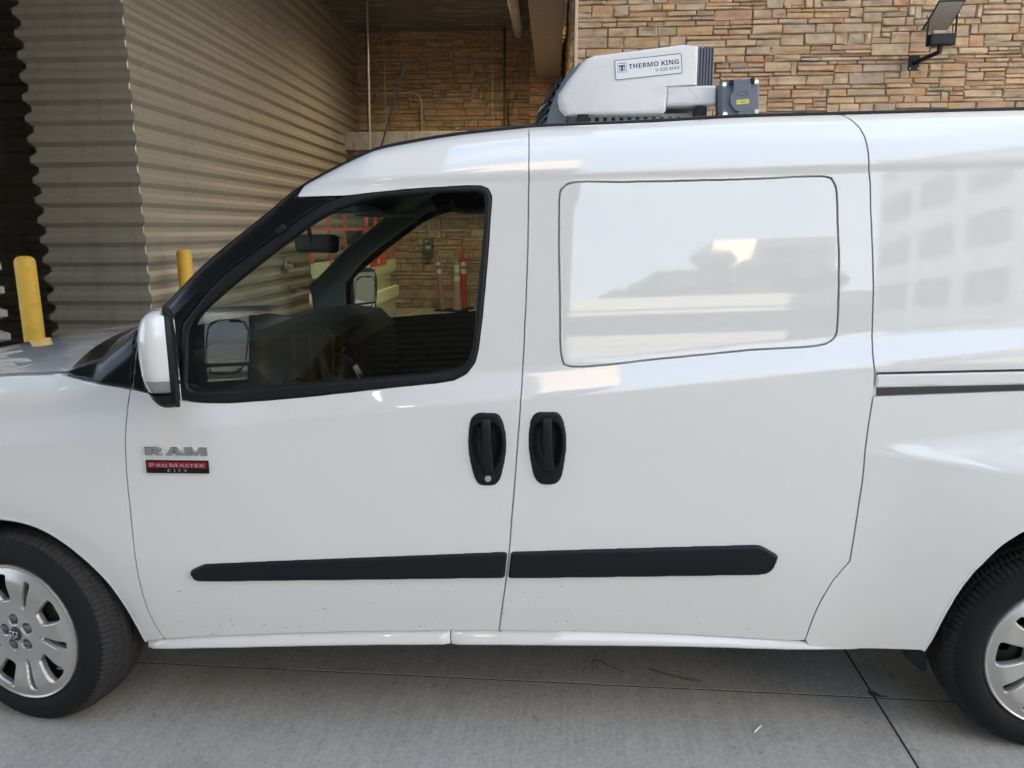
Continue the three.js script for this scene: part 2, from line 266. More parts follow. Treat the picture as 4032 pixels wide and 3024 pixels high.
// bollards
const bollardGeo = (() => { const p = [[0, 1.345], [.03, 1.343], [.052, 1.333], [.064, 1.315], [.0665, 1.29], [.0665, 1.0], [.0665, .5], [.0665, 0]].map(q => new THREE.Vector2(...q)).reverse(); const g = new THREE.LatheGeometry(p, 32); const uv = g.attributes.uv; for (let i = 0; i < uv.count; i++) uv.setXY(i, uv.getX(i) * .42, g.attributes.position.getY(i)); return g; })();
function bollard(x, z, label, group) { const b = thing('bollard', label, 'bollard', [x, 0, z], 0, group); part(b, 'post', bollardGeo, M.yellow); part(b, 'foot_ring', new THREE.TorusGeometry(.072, .01, 6, 24).rotateX(Math.PI / 2).translate(0, .006, 0), std(.16, .155, .14, .95)); return b; }
bollard(-3.68, -3.18, 'chipped yellow steel bollard in front of the dark recess'); 
bollard(-3.415, -4.98, 'yellow steel bollard in front of the ribbed wall corner');

// lit downlights in the soffit (the cab glass mirrors two of them)
function downlight(x, z, cd, label) {
  const d = thing('downlight', label, 'lamp', [x, 5.07, z]);
  part(d, 'trim_ring', new THREE.TorusGeometry(.16, .018, 10, 40).rotateX(Math.PI / 2).translate(0, -.006, 0), M.panelTan);
  const e = std(.8, .75, .65, .6); e.emissive = new THREE.Color(1, .74, .38); e.emissiveIntensity = 1.6; part(d, 'diffuser', cyl(.15, .15, .012, 40).translate(0, -.008, 0), e);
  const l = new THREE.SpotLight(new THREE.Color(1, .80, .52), cd, 0, 1.35, .6, 2); l.position.set(0, -.03, 0); l.target.position.set(0, -3, 0); l.castShadow = true; l.shadow.radius = 7; l.name = 'light_source'; d.add(l, l.target); l.target.name = 'light_aim';
}
downlight(-1.5, -10.2, 7, 'lit round downlight in the soffit above the scissor lift');
downlight(-1.0, -7.0, 3, 'lit round downlight in the soffit near the mouth of the bay');
downlight(-2.9, 9, 2.5, 'lit round downlight over the first bollards of the yard row');
downlight(-1.2, 11.5, 2.5, 'lit round downlight over the last bollards of the yard row');

// services in the bay
{ const d = thing('duct', 'galvanised rectangular duct crossing low in front of the stone wall', 'duct', [-2, 2.89, -12.05]);
  part(d, 'end_collar', rbox(.2, .335, .36, .006, -1.80, .15, 0), M.galv);
  for (const [a, b] of [[-1.70, -.62], [-.61, .47], [.48, 1.5]]) part(d, 'section', uvm(rbox(b - a - .004, .305, .32, .005, (a + b) / 2, .15, 0)), M.galv);
  for (const x of [-.615, .475]) part(d, 'flange', rbox(.012, .325, .34, .003, x, .15, 0), M.galv);
  for (const x of [-1.0, .9]) part(d, 'hanger', rod([x, .3, -.1], [x, 2.2, -.1], .006), M.conduit); }
{ const p = thing('conduit', 'straight upright grey conduit dropping from the soffit past the duct', 'conduit', [-3.02, 0, -11]); part(p, 'pipe', rod([.02, 5.1, 0], [-.03, 2.4, 0], .019), M.conduit); }
{ const p = thing('conduit', 'thin dark upright conduit just beside the grey one', 'conduit', [-3.42, 0, -12.6]); part(p, 'pipe', rod([.02, 5.1, 0], [-.02, 3.25, 0], .013), std(.05, .05, .045, .6)); }
{ const p = thing('conduit', 'grey conduit crossing the stone wall and bending down to the duct', 'conduit', [-2.6, 3.97, -12.72]);
  part(p, 'pipe', tube([[-1.1, 0, 0], [-.6, 0, 0], [-.12, .0, 0], [.08, -.03, 0], [.14, -.14, 0], [.145, -.4, 0], [.145, -.78, 0]], .016, 60), M.conduit);
  for (const x of [-.35, -.75]) part(p, 'strap', rbox(.02, .05, .03, .004, x, 0, -.005), M.galv); part(p, 'coupling', rod([.145, -.55, 0], [.145, -.62, 0], .022), M.galv); }
{ const p = thing('conduit', 'dark upright conduit near the pilaster of the stone wall', 'conduit', [-.92, 0, -12.72]); part(p, 'pipe', rod([0, 5.1, 0], [-.02, 2.6, 0], .02), std(.06, .065, .06, .5, .4)); }
{ const p = thing('drain_pipe', 'thick pale drain pipe hung under the soffit beside the beam', 'pipe', [-.63, 4.78, -9]);
  part(p, 'pipe', [rod([0, 0, 6], [0, 0, -2.95], .078, 24), new THREE.SphereGeometry(.078, 24, 12).translate(0, 0, -2.95)], M.pipe);
  for (const z of [.1, -1.1, -2.4]) part(p, 'joint_ring', rod([0, 0, z], [0, 0, z - .07], .084, 24), M.pipe);
  for (const z of [-.3, -2.6]) part(p, 'hanger', [new THREE.TorusGeometry(.088, .008, 6, 24).translate(0, 0, z), rod([0, .088, z], [0, .34, z], .008)], M.galv); }
{ const p = thing('disconnect_switch', 'grey green electrical disconnect box on the stone wall seen through the cab', 'switch box', [-2.42, 1.06, -12.93]);
  part(p, 'case', rbox(.17, .29, .12, .008, 0, .145, .06), std(.10, .125, .12, .5, .2)); part(p, 'lid', rbox(.15, .24, .012, .004, 0, .15, .124), std(.12, .145, .14, .5, .2));
  part(p, 'handle', rbox(.022, .09, .05, .006, .098, .13, .08), M.dark); part(p, 'warning_sticker', box(.05, .025, .003, -.03, .225, .131), std(.6, .58, .5)); part(p, 'rating_sticker', box(.09, .035, .003, 0, .12, .131), std(.6, .6, .55)); part(p, 'rating_sticker', box(.08, .008, .003, 0, .088, .131), std(.6, .6, .55)); part(p, 'window', box(.07, .03, .003, .005, .175, .131), M.dark);
  part(p, 'feed_conduit', rod([0, .28, .05], [0, 2.0, .05], .014), M.conduit); }
{ const p = thing('hose_connection', 'small chrome hose connection on the ribbed wall seen through the windscreen', 'valve', [-3.67, 1.05, -8.4]);
  part(p, 'plate', cyl(.085, .085, .012, 28).rotateZ(Math.PI / 2).translate(.02, 0, 0), M.galv); part(p, 'outlet', cyl(.05, .055, .09, 24).rotateZ(Math.PI / 2).translate(.06, 0, 0), M.chrome); part(p, 'cap', cyl(.06, .06, .03, 8).rotateZ(Math.PI / 2).translate(.11, 0, 0), M.chrome); }
{ const s = thing('floor_stripe', 'worn yellow painted line on the concrete of the bay', 'marking', [-2.6, .004, -11.4]); part(s, 'paint', box(.1, .003, 2.4).rotateY(-.058), M.yellow); }
// safety posts by the wall
function band(r0, r1, y0, y1, m, parent) { part(parent, 'reflective_band', new THREE.CylinderGeometry(r1, r0, y1 - y0, 24, 1, true).translate(0, (y0 + y1) / 2, 0), m); }
const refl = std(.62, .66, .66, .4);
{ const p = thing('delineator_post', 'faded pink leaning tube delineator with yellow tape round its head', 'safety post', [-2.1, 0, -12.42]); p.rotation.z = .088;
  part(p, 'tube', new THREE.LatheGeometry([[.0, 1.03], [.05, 1.03], [.056, 1.01], [.052, .985], [.05, .7], [.05, .05], [.062, .02], [.062, 0]].map(q => new THREE.Vector2(...q)).reverse(), 24), std(.42, .20, .18, .7));
  band(.0515, .0515, .86, .97, refl, p); band(.0515, .0515, .70, .78, refl, p); part(p, 'tape', [new THREE.TorusGeometry(.054, .006, 6, 20).rotateX(1.4).translate(0, .83, 0), new THREE.TorusGeometry(.054, .006, 6, 20).rotateX(1.75).translate(0, .86, 0)], std(.30, .28, .05, .6)); part(p, 'base', cyl(.19, .21, .05, 8), M.rubber); }
{ const p = thing('delineator_cone', 'tall faded grey pink channelizer cone with a ring handle', 'safety post', [-1.815, 0, -12.34]);
  part(p, 'cone', new THREE.LatheGeometry([[0, .93], [.045, .93], [.052, .91], [.055, .6], [.075, .3], [.088, .02], [.088, 0]].map(q => new THREE.Vector2(...q)).reverse(), 28), std(.40, .29, .27, .75));
  band(.0575, .055, .72, .86, refl, p); band(.062, .059, .56, .66, refl, p); part(p, 'ring_handle', new THREE.TorusGeometry(.032, .012, 8, 20).translate(0, .985, 0), std(.45, .30, .27, .7)); part(p, 'base', cyl(.2, .22, .05, 8), M.rubber); }
{ const p = thing('delineator_post', 'bright red tube delineator with white bands and loop handle', 'safety post', [-1.735, 0, -12.72]);
  part(p, 'tube', new THREE.LatheGeometry([[0, .97], [.045, .97], [.052, .95], [.05, .5], [.056, .03], [.056, 0]].map(q => new THREE.Vector2(...q)).reverse(), 24), std(.55, .045, .03, .55));
  band(.0535, .0535, .82, .9, refl, p); band(.0535, .0535, .68, .77, refl, p); part(p, 'handle', rbox(.032, .19, .02, .008, 0, 1.05, 0), std(.55, .045, .03, .55)); part(p, 'base', cyl(.2, .22, .05, 8), M.rubber); }
// scissor lift parked in the bay
{
  const cream = std(.60, .57, .34, .6), orange = std(.58, .09, .03, .5), L = thing('scissor_lift', 'cream and orange scissor lift parked inside the bay', 'lift', [-2.82, 0, -8.9]);
  part(L, 'chassis', [rbox(.74, .3, 1.7, .02, 0, .33, 0), rbox(.8, .08, 1.75, .01, 0, .52, 0)], cream);
  const tray = grp(L, 'pothole_beam'); part(tray, 'rail', rbox(.09, .16, 1.62, .01, .40, .60, .02), cream); part(tray, 'slot', box(.07, .10, .02, .40, .60, .832), M.void); part(tray, 'rail', rbox(.09, .16, 1.62, .01, -.40, .60, .02), cream);  // dark tab paints the shade inside the beam end
  for (const [x, z] of [[.34, .62], [-.34, .62], [.34, -.62], [-.34, -.62]]) { const w = grp(L, 'wheel', [x, .15, z]); part(w, 'tyre', cyl(.15, .15, .1, 28).rotateZ(Math.PI / 2), std(.35, .35, .34, .8)); part(w, 'hub', cyl(.07, .07, .11, 20).rotateZ(Math.PI / 2), M.chrome); }
  for (let k = 0; k < 4; k++) for (const s of [-1, 1]) { const a = grp(L, 'scissor_arm'); part(a, 'beam', rbox(.06, .085, 1.5, .008, s * .30, .66 + k * .072, (k % 2 ? -1 : 1) * .02).rotateX((k % 2 ? .018 : -.018)), cream); part(a, 'pin', rod([s * .26, .66 + k * .072, .7], [s * .36, .66 + k * .072, .7], .028, 14), M.galv); }
  part(L, 'platform_deck', [rbox(.76, .10, 1.72, .01, 0, .93, 0)], cream); part(L, 'toe_board', [box(.02, .15, 1.72, .38, 1.0, 0), box(.02, .15, 1.72, -.38, 1.0, 0), box(.76, .13, .02, 0, 1.0, .86)], cream);
  for (let k = 0; k < 4; k++) part(L, 'deck_bolt', cyl(.02, .02, .02, 12).rotateX(Math.PI / 2).translate(-.14 + (k % 2) * .06, .96 + (k > 1 ? .05 : 0), .875), M.steel);
  part(L, 'side_panel', box(.016, .21, 1.0, .392, 1.12, .33), orange);
  const tx = canvasTex(256, 128, (x, w, h) => { x.fillStyle = '#b8482a'; x.fillRect(0, 0, w, h); x.fillStyle = '#111'; x.font = 'bold 84px sans-serif'; x.fillText('JLG', 20, 92); x.fillStyle = '#ddd'; x.fillRect(186, 70, 56, 34); x.fillStyle = '#222'; x.fillRect(192, 78, 44, 5); x.fillRect(192, 90, 40, 5); });
  part(L, 'side_decal', new THREE.PlaneGeometry(.5, .2).rotateY(Math.PI / 2).translate(.402, 1.12, .5), new THREE.MeshStandardMaterial({ map: tx, roughness: .6 }));
  for (const [x, z] of [[.37, .84], [.37, .3], [.37, -.25], [.37, -.84], [-.37, .84], [-.37, 0], [-.37, -.84]]) part(L, 'guard_post', box(.035, 1.1, .035, x, 1.5, z), orange);
  for (const y of [1.52, 2.04]) part(L, 'guard_rail', [box(.035, .035, 1.7, .37, y, 0), box(.035, .035, 1.7, -.37, y, 0), box(.75, .035, .035, 0, y, .84), box(.75, .035, .035, 0, y, -.84)], orange);
  part(L, 'control_box', rbox(.2, .2, .16, .02, .18, 1.42, .7), M.dark); part(L, 'cable', tube([[.3, 1.9, .3], [.32, 1.5, .34], [.28, 1.2, .3], [.33, 1.1, .2]], .012), M.dark);
  part(L, 'front_plate', box(.5, .28, .02, -.04, .33, .86), cream); for (const y of [.3, .5]) part(L, 'step', box(.3, .02, .04, 0, y, .89), M.steel);
}
// floodlight on the right wall
{
  const F = thing('floodlight', 'black wall floodlight with a curved solar panel on a bracket', 'floodlight', [3.70, 3.17, -6.69]);
  part(F, 'wall_plate', rbox(.115, .15, .014, .006, 0, 0, .065), M.plastic); for (const [x, y] of [[-.04, .055], [.04, .055], [-.04, -.055], [.04, -.055]]) part(F, 'bolt', cyl(.008, .008, .01, 10).rotateX(Math.PI / 2).translate(x, y, .075), M.chrome);
  part(F, 'arm', [rod([0, 0, .07], [.11, .045, .36], .022, 12), rod([.11, .03, .36], [.115, .12, .36], .024, 12)], M.plastic);
  part(F, 'lamp_body', rbox(.245, .105, .10, .008, .115, .155, .36), M.plastic); part(F, 'lens', box(.215, .08, .004, .115, .155, .412), std(.02, .022, .028, .15));
  for (const x of [-.02, .25]) part(F, 'bracket', rbox(.014, .28, .02, .004, x, .245, .36), M.plastic); for (const x of [-.03, .26]) part(F, 'knob', [cyl(.016, .016, .014, 14).rotateZ(Math.PI / 2).translate(x, .375, .36)], M.chrome);
  // curved panel, leaning back from the pivot
  const pan = grp(F, 'solar_panel', [.115, .375, .36]); pan.rotation.set(1.04, 0, 0);
  const g = new THREE.BoxGeometry(.25, .37, .012, 1, 14, 1), p = g.attributes.position; for (let i = 0; i < p.count; i++) { const y = p.getY(i); p.setZ(i, p.getZ(i) - .35 * y * y); } g.computeVertexNormals();
  const g2 = new THREE.BoxGeometry(.23, .35, .006, 1, 14, 1), q = g2.attributes.position; for (let i = 0; i < q.count; i++) { const y = q.getY(i); q.setZ(i, q.getZ(i) + .006 - .35 * y * y); } g2.computeVertexNormals();
  part(pan, 'frame', g, M.plastic); part(pan, 'face', g2, std(.30, .28, .25, .35));
}
// litter
{ const s = thing('paper_stick', 'thin white paper stick lying on the concrete', 'litter', [.63, .0, -.1]); part(s, 'stick', rod([-.014, .003, .016], [.014, .003, -.016], .0028, 8), std(.75, .72, .66, .8)); }
function needles(x, z, lines, label) { const n = thing('pine_needles', label, 'needles', [x, 0, z]); for (const l of lines) part(n, 'needle', tube(l, .0011, 20, 5), std(.11, .075, .045, .9)); }
needles(.152, -.47, [[[0, .003, 0], [-.012, .004, .03], [-.008, .002, .075]], [[0, .003, 0], [.02, .006, .02], [.06, .003, .05], [.10, .002, .075]], [[0, .003, 0], [-.002, .005, .03], [.012, .002, .07]], [[-.03, .002, .05], [-.05, .002, .085]]], 'bent dark pine needle cluster beneath the sliding door');
needles(.33, -.42, [[[0, .003, 0], [.04, .006, .03], [.10, .004, .055], [.17, .002, .075]], [[0, .003, 0], [.05, .007, .028], [.11, .004, .05], [.18, .002, .068]]], 'long arched pine needle pair near the slab joint');
needles(-1.0, -.36, [[[0, .003, 0], [.03, .008, .006], [.07, .003, .0]], [[0, .003, 0], [.012, .004, -.03]], [[.25, .003, 0], [.30, .009, .004], [.36, .003, .004]]], 'short pine needle bits caught in the slab joint');

// ------------------------------------------------------------------ the van
// outlines of the body panels on the side of the van, in metres (x along the van, y up)
const O = {
  eB: [[-0.073,1.793],[-0.071,1.748],[-0.07,1.711],[-0.07,1.684],[-0.07,1.656],[-0.07,1.625],[-0.071,1.599],[-0.071,1.57],[-0.071,1.54],[-0.072,1.508],[-0.072,1.475],[-0.073,1.443],[-0.074,1.414],[-0.075,1.384],[-0.076,1.353],[-0.077,1.322],[-0.078,1.292],[-0.08,1.262],[-0.081,1.235],[-0.082,1.2],[-0.084,1.168],[-0.086,1.136],[-0.087,1.104],[-0.088,1.077],[-0.09,1.049],[-0.092,1.018],[-0.094,0.986],[-0.097,0.953],[-0.099,0.919],[-0.102,0.887],[-0.104,0.852],[-0.107,0.817],[-0.11,0.781],[-0.113,0.746],[-0.116,0.713],[-0.118,0.683],[-0.121,0.643],[-0.124,0.606],[-0.128,0.569],[-0.133,0.528],[-0.138,0.487],[-0.144,0.446],[-0.151,0.395],[-0.158,0.345]],
  eF: [[-1.202,1.069],[-1.214,1.019],[-1.218,0.985],[-1.22,0.951],[-1.223,0.905],[-1.225,0.87],[-1.226,0.834],[-1.226,0.799],[-1.226,0.762],[-1.225,0.726],[-1.225,0.686],[-1.225,0.648],[-1.225,0.602],[-1.224,0.557],[-1.224,0.51],[-1.222,0.463],[-1.219,0.422],[-1.214,0.384],[-1.202,0.332],[-1.183,0.287]],
  eR: [[0.769,1.81],[0.787,1.794],[0.802,1.77],[0.811,1.742],[0.815,1.708],[0.816,1.68],[0.817,1.662],[0.821,1.645],[0.824,1.621],[0.826,1.59],[0.828,1.557],[0.831,1.527],[0.834,1.494],[0.837,1.462],[0.84,1.432],[0.843,1.393],[0.846,1.354],[0.847,1.327],[0.848,1.296],[0.849,1.265],[0.85,1.235],[0.849,1.21],[0.846,1.177],[0.846,1.153],[0.849,1.135],[0.85,1.102],[0.849,1.062],[0.846,1.027],[0.843,0.992],[0.841,0.955],[0.839,0.917],[0.839,0.887],[0.839,0.857],[0.838,0.826],[0.835,0.782],[0.833,0.74],[0.83,0.692],[0.829,0.663],[0.828,0.631],[0.828,0.597]],
  eR2: [[0.827,0.596],[0.813,0.575],[0.787,0.531],[0.767,0.478],[0.757,0.443],[0.749,0.405],[0.743,0.366],[0.738,0.325]],
  eBotF: [[-1.183,0.287],[-1.144,0.292],[-1.106,0.296],[-1.069,0.3],[-1.03,0.304],[-0.989,0.308],[-0.959,0.31],[-0.928,0.313],[-0.896,0.315],[-0.863,0.317],[-0.83,0.32],[-0.796,0.322],[-0.761,0.324],[-0.727,0.326],[-0.692,0.327],[-0.66,0.329],[-0.627,0.331],[-0.593,0.332],[-0.558,0.333],[-0.523,0.335],[-0.488,0.336],[-0.453,0.337],[-0.419,0.339],[-0.387,0.34],[-0.356,0.341],[-0.328,0.342],[-0.302,0.342],[-0.261,0.343],[-0.226,0.344],[-0.192,0.344],[-0.158,0.345]],
  eBotS: [[-0.158,0.345],[-0.124,0.345],[-0.091,0.346],[-0.059,0.346],[-0.025,0.346],[0.008,0.347],[0.042,0.347],[0.077,0.347],[0.107,0.346],[0.137,0.346],[0.168,0.346],[0.2,0.346],[0.232,0.345],[0.264,0.345],[0.295,0.344],[0.327,0.344],[0.359,0.343],[0.39,0.342],[0.421,0.341],[0.455,0.339],[0.489,0.337],[0.523,0.335],[0.557,0.333],[0.59,0.331],[0.62,0.329],[0.648,0.327],[0.672,0.326],[0.691,0.325],[0.738,0.325]],
  archF: [[-1.647,0.672],[-1.608,0.669],[-1.569,0.663],[-1.531,0.652],[-1.495,0.636],[-1.459,0.614],[-1.425,0.588],[-1.402,0.567],[-1.379,0.545],[-1.359,0.523],[-1.336,0.495],[-1.317,0.466],[-1.297,0.426],[-1.28,0.384],[-1.269,0.348],[-1.26,0.314],[-1.25,0.272]],
  archR: [[1.088,0.293],[1.098,0.343],[1.106,0.403],[1.118,0.467],[1.128,0.51],[1.142,0.551],[1.155,0.582],[1.171,0.61],[1.19,0.643],[1.211,0.673],[1.234,0.695],[1.257,0.714]],
  cowlBot: [[-1.453,1.105],[-1.202,1.069]],
  cowlGap: [[-1.202,1.069],[-1.196,1.103],[-1.188,1.152],[-1.183,1.191],[-1.196,1.228]],
  seam: [[-1.634,1.094],[-1.602,1.097],[-1.568,1.1],[-1.533,1.102],[-1.493,1.103],[-1.453,1.105]],
  sealBot: [[-1.063,1.042],[-1.015,1.035],[-0.984,1.033],[-0.95,1.033],[-0.921,1.033],[-0.889,1.035],[-0.854,1.038],[-0.828,1.04],[-0.8,1.042],[-0.77,1.045],[-0.74,1.048],[-0.708,1.051],[-0.677,1.054],[-0.647,1.057],[-0.618,1.061],[-0.588,1.064],[-0.557,1.067],[-0.527,1.071],[-0.498,1.074],[-0.471,1.077],[-0.445,1.08],[-0.413,1.083],[-0.382,1.086],[-0.354,1.089],[-0.329,1.091],[-0.278,1.099],[-0.242,1.117],[-0.218,1.148],[-0.209,1.184],[-0.204,1.221],[-0.201,1.245],[-0.197,1.275],[-0.194,1.309],[-0.19,1.344],[-0.187,1.378],[-0.184,1.41],[-0.181,1.445],[-0.178,1.48],[-0.176,1.514],[-0.174,1.543],[-0.172,1.565],[-0.17,1.597],[-0.179,1.616],[-0.198,1.624],[-0.234,1.625],[-0.28,1.623],[-0.308,1.621],[-0.339,1.62],[-0.372,1.618],[-0.405,1.616],[-0.436,1.613],[-0.47,1.61],[-0.504,1.607],[-0.537,1.603],[-0.571,1.6]],
  sealA: [[-0.571,1.6],[-0.599,1.591],[-0.628,1.58],[-0.66,1.562],[-0.694,1.54],[-0.717,1.524],[-0.743,1.506],[-0.769,1.488],[-0.795,1.469],[-0.82,1.453],[-0.846,1.436],[-0.872,1.418],[-0.897,1.4],[-0.921,1.381],[-0.945,1.358],[-0.969,1.333],[-0.992,1.307],[-1.011,1.285],[-1.025,1.269],[-1.037,1.254]],
  sealL: [[-1.037,1.254],[-1.041,1.22],[-1.046,1.185],[-1.05,1.15],[-1.054,1.115],[-1.059,1.079],[-1.063,1.042]],
  doorSail: [[-1.202,1.069],[-1.162,1.061],[-1.123,1.054],[-1.093,1.048],[-1.063,1.042]],
  tip: [[-0.712,1.598],[-0.571,1.6]],
  glass: [[-1.019,1.065],[-0.997,1.064],[-0.989,1.064],[-0.978,1.064],[-0.965,1.065],[-0.951,1.066],[-0.935,1.067],[-0.918,1.068],[-0.9,1.069],[-0.882,1.071],[-0.862,1.072],[-0.843,1.074],[-0.823,1.076],[-0.803,1.077],[-0.784,1.079],[-0.765,1.081],[-0.746,1.082],[-0.729,1.083],[-0.713,1.085],[-0.697,1.086],[-0.68,1.087],[-0.664,1.089],[-0.647,1.09],[-0.63,1.091],[-0.613,1.092],[-0.597,1.094],[-0.58,1.095],[-0.563,1.096],[-0.547,1.097],[-0.531,1.099],[-0.516,1.1],[-0.5,1.101],[-0.486,1.102],[-0.471,1.104],[-0.458,1.105],[-0.445,1.106],[-0.426,1.107],[-0.408,1.109],[-0.39,1.11],[-0.373,1.112],[-0.357,1.113],[-0.343,1.115],[-0.329,1.117],[-0.316,1.119],[-0.291,1.123],[-0.271,1.129],[-0.254,1.138],[-0.24,1.149],[-0.232,1.163],[-0.226,1.181],[-0.223,1.194],[-0.221,1.208],[-0.219,1.224],[-0.218,1.242],[-0.216,1.26],[-0.215,1.28],[-0.213,1.3],[-0.212,1.312],[-0.21,1.327],[-0.209,1.342],[-0.207,1.358],[-0.205,1.375],[-0.204,1.393],[-0.202,1.41],[-0.2,1.428],[-0.198,1.446],[-0.197,1.464],[-0.195,1.481],[-0.193,1.497],[-0.192,1.513],[-0.191,1.527],[-0.19,1.54],[-0.189,1.552],[-0.189,1.562],[-0.188,1.57],[-0.19,1.597],[-0.203,1.606],[-0.21,1.608],[-0.22,1.609],[-0.233,1.609],[-0.248,1.609],[-0.264,1.609],[-0.281,1.609],[-0.3,1.608],[-0.319,1.607],[-0.338,1.606],[-0.357,1.605],[-0.376,1.603],[-0.393,1.602],[-0.409,1.601],[-0.424,1.6],[-0.437,1.599],[-0.455,1.598],[-0.47,1.597],[-0.485,1.595],[-0.498,1.593],[-0.512,1.59],[-0.528,1.586],[-0.544,1.581],[-0.559,1.576],[-0.574,1.57],[-0.589,1.565],[-0.603,1.558],[-0.618,1.552],[-0.633,1.544],[-0.646,1.537],[-0.659,1.529],[-0.672,1.521],[-0.686,1.512],[-0.7,1.502],[-0.714,1.492],[-0.727,1.483],[-0.74,1.474],[-0.754,1.464],[-0.768,1.454],[-0.782,1.444],[-0.797,1.434],[-0.811,1.423],[-0.825,1.413],[-0.838,1.403],[-0.852,1.393],[-0.866,1.382],[-0.88,1.372],[-0.894,1.361],[-0.907,1.351],[-0.92,1.341],[-0.932,1.331],[-0.944,1.321],[-0.961,1.307],[-0.977,1.293],[-0.991,1.28],[-1.002,1.267],[-1.011,1.254],[-1.018,1.239],[-1.022,1.224],[-1.024,1.207],[-1.026,1.188],[-1.027,1.169],[-1.028,1.151],[-1.031,1.129],[-1.033,1.107],[-1.034,1.088],[-1.032,1.075]],
  panel: [[0.011,1.454],[0.011,1.469],[0.011,1.486],[0.011,1.503],[0.011,1.52],[0.011,1.536],[0.011,1.552],[0.011,1.566],[0.011,1.578],[0.011,1.588],[0.014,1.612],[0.034,1.629],[0.043,1.631],[0.055,1.633],[0.069,1.633],[0.084,1.634],[0.101,1.634],[0.118,1.633],[0.136,1.633],[0.154,1.632],[0.171,1.632],[0.187,1.632],[0.203,1.632],[0.218,1.633],[0.234,1.633],[0.25,1.633],[0.266,1.633],[0.281,1.633],[0.297,1.633],[0.314,1.633],[0.33,1.634],[0.346,1.634],[0.361,1.634],[0.375,1.634],[0.39,1.635],[0.405,1.635],[0.42,1.635],[0.435,1.635],[0.45,1.635],[0.465,1.636],[0.48,1.636],[0.495,1.636],[0.509,1.637],[0.524,1.637],[0.538,1.637],[0.554,1.638],[0.572,1.638],[0.589,1.639],[0.607,1.64],[0.624,1.641],[0.641,1.641],[0.657,1.642],[0.672,1.642],[0.685,1.642],[0.696,1.642],[0.705,1.642],[0.725,1.637],[0.737,1.616],[0.74,1.603],[0.741,1.588],[0.743,1.571],[0.744,1.553],[0.745,1.535],[0.746,1.52],[0.748,1.505],[0.749,1.49],[0.75,1.474],[0.752,1.458],[0.753,1.442],[0.754,1.427],[0.755,1.411],[0.755,1.395],[0.756,1.378],[0.757,1.362],[0.757,1.347],[0.758,1.331],[0.758,1.317],[0.759,1.3],[0.759,1.284],[0.759,1.269],[0.759,1.256],[0.759,1.239],[0.756,1.225],[0.748,1.214],[0.734,1.205],[0.726,1.202],[0.716,1.2],[0.704,1.197],[0.69,1.196],[0.676,1.194],[0.66,1.193],[0.644,1.192],[0.627,1.191],[0.61,1.19],[0.592,1.189],[0.575,1.188],[0.558,1.187],[0.542,1.186],[0.526,1.185],[0.511,1.183],[0.496,1.181],[0.481,1.18],[0.466,1.178],[0.451,1.177],[0.436,1.175],[0.421,1.173],[0.406,1.172],[0.391,1.17],[0.375,1.169],[0.36,1.167],[0.344,1.165],[0.328,1.164],[0.312,1.162],[0.297,1.161],[0.281,1.159],[0.264,1.157],[0.246,1.155],[0.228,1.153],[0.209,1.15],[0.191,1.148],[0.173,1.146],[0.155,1.144],[0.137,1.142],[0.121,1.141],[0.105,1.139],[0.091,1.138],[0.077,1.137],[0.066,1.137],[0.056,1.137],[0.048,1.137],[0.026,1.143],[0.019,1.172],[0.018,1.183],[0.017,1.196],[0.016,1.212],[0.016,1.229],[0.016,1.247],[0.016,1.265],[0.015,1.283],[0.015,1.3],[0.015,1.317],[0.015,1.332],[0.014,1.348],[0.014,1.363],[0.013,1.378],[0.013,1.393],[0.013,1.408],[0.012,1.423],[0.012,1.438]],
  strip1: [[-1.061,0.527],[-1.056,0.536],[-1.039,0.545],[-1.018,0.555],[-1.008,0.557],[-0.796,0.571],[-0.567,0.585],[-0.349,0.598],[-0.139,0.611],[-0.132,0.61],[-0.129,0.605],[-0.133,0.568],[-0.136,0.536],[-0.139,0.529],[-0.147,0.528],[-0.352,0.521],[-0.571,0.514],[-0.802,0.507],[-1.024,0.499],[-1.042,0.5],[-1.052,0.507],[-1.059,0.519]],
  strip2: [[-0.114,0.612],[0.099,0.623],[0.324,0.634],[0.561,0.645],[0.574,0.644],[0.587,0.639],[0.619,0.62],[0.627,0.613],[0.628,0.606],[0.619,0.575],[0.611,0.563],[0.6,0.555],[0.581,0.551],[0.328,0.542],[0.101,0.534],[-0.12,0.527],[-0.126,0.529],[-0.127,0.535],[-0.123,0.571],[-0.12,0.607]],
  sillTop: [[-1.247,0.274],[-1.183,0.287],[-1.151,0.292],[-1.114,0.296],[-1.074,0.3],[-1.032,0.304],[-0.989,0.308],[-0.959,0.31],[-0.928,0.313],[-0.896,0.315],[-0.863,0.317],[-0.83,0.319],[-0.796,0.321],[-0.761,0.323],[-0.727,0.325],[-0.692,0.327],[-0.661,0.328],[-0.629,0.33],[-0.598,0.331],[-0.565,0.333],[-0.532,0.334],[-0.499,0.336],[-0.466,0.337],[-0.433,0.338],[-0.4,0.339],[-0.367,0.34],[-0.334,0.341],[-0.302,0.342],[-0.27,0.343],[-0.238,0.344],[-0.206,0.344],[-0.173,0.345],[-0.141,0.345],[-0.109,0.346],[-0.077,0.346],[-0.046,0.346],[-0.014,0.346],[0.017,0.347],[0.047,0.347],[0.077,0.347],[0.11,0.347],[0.142,0.346],[0.174,0.346],[0.205,0.346],[0.236,0.345],[0.267,0.345],[0.298,0.344],[0.329,0.344],[0.359,0.343],[0.39,0.342],[0.421,0.341],[0.455,0.339],[0.489,0.338],[0.523,0.336],[0.557,0.334],[0.59,0.332],[0.62,0.33],[0.647,0.328],[0.671,0.327],[0.691,0.325],[0.739,0.32],[0.766,0.316],[0.8,0.311],[0.837,0.305],[0.874,0.3],[0.909,0.296]],
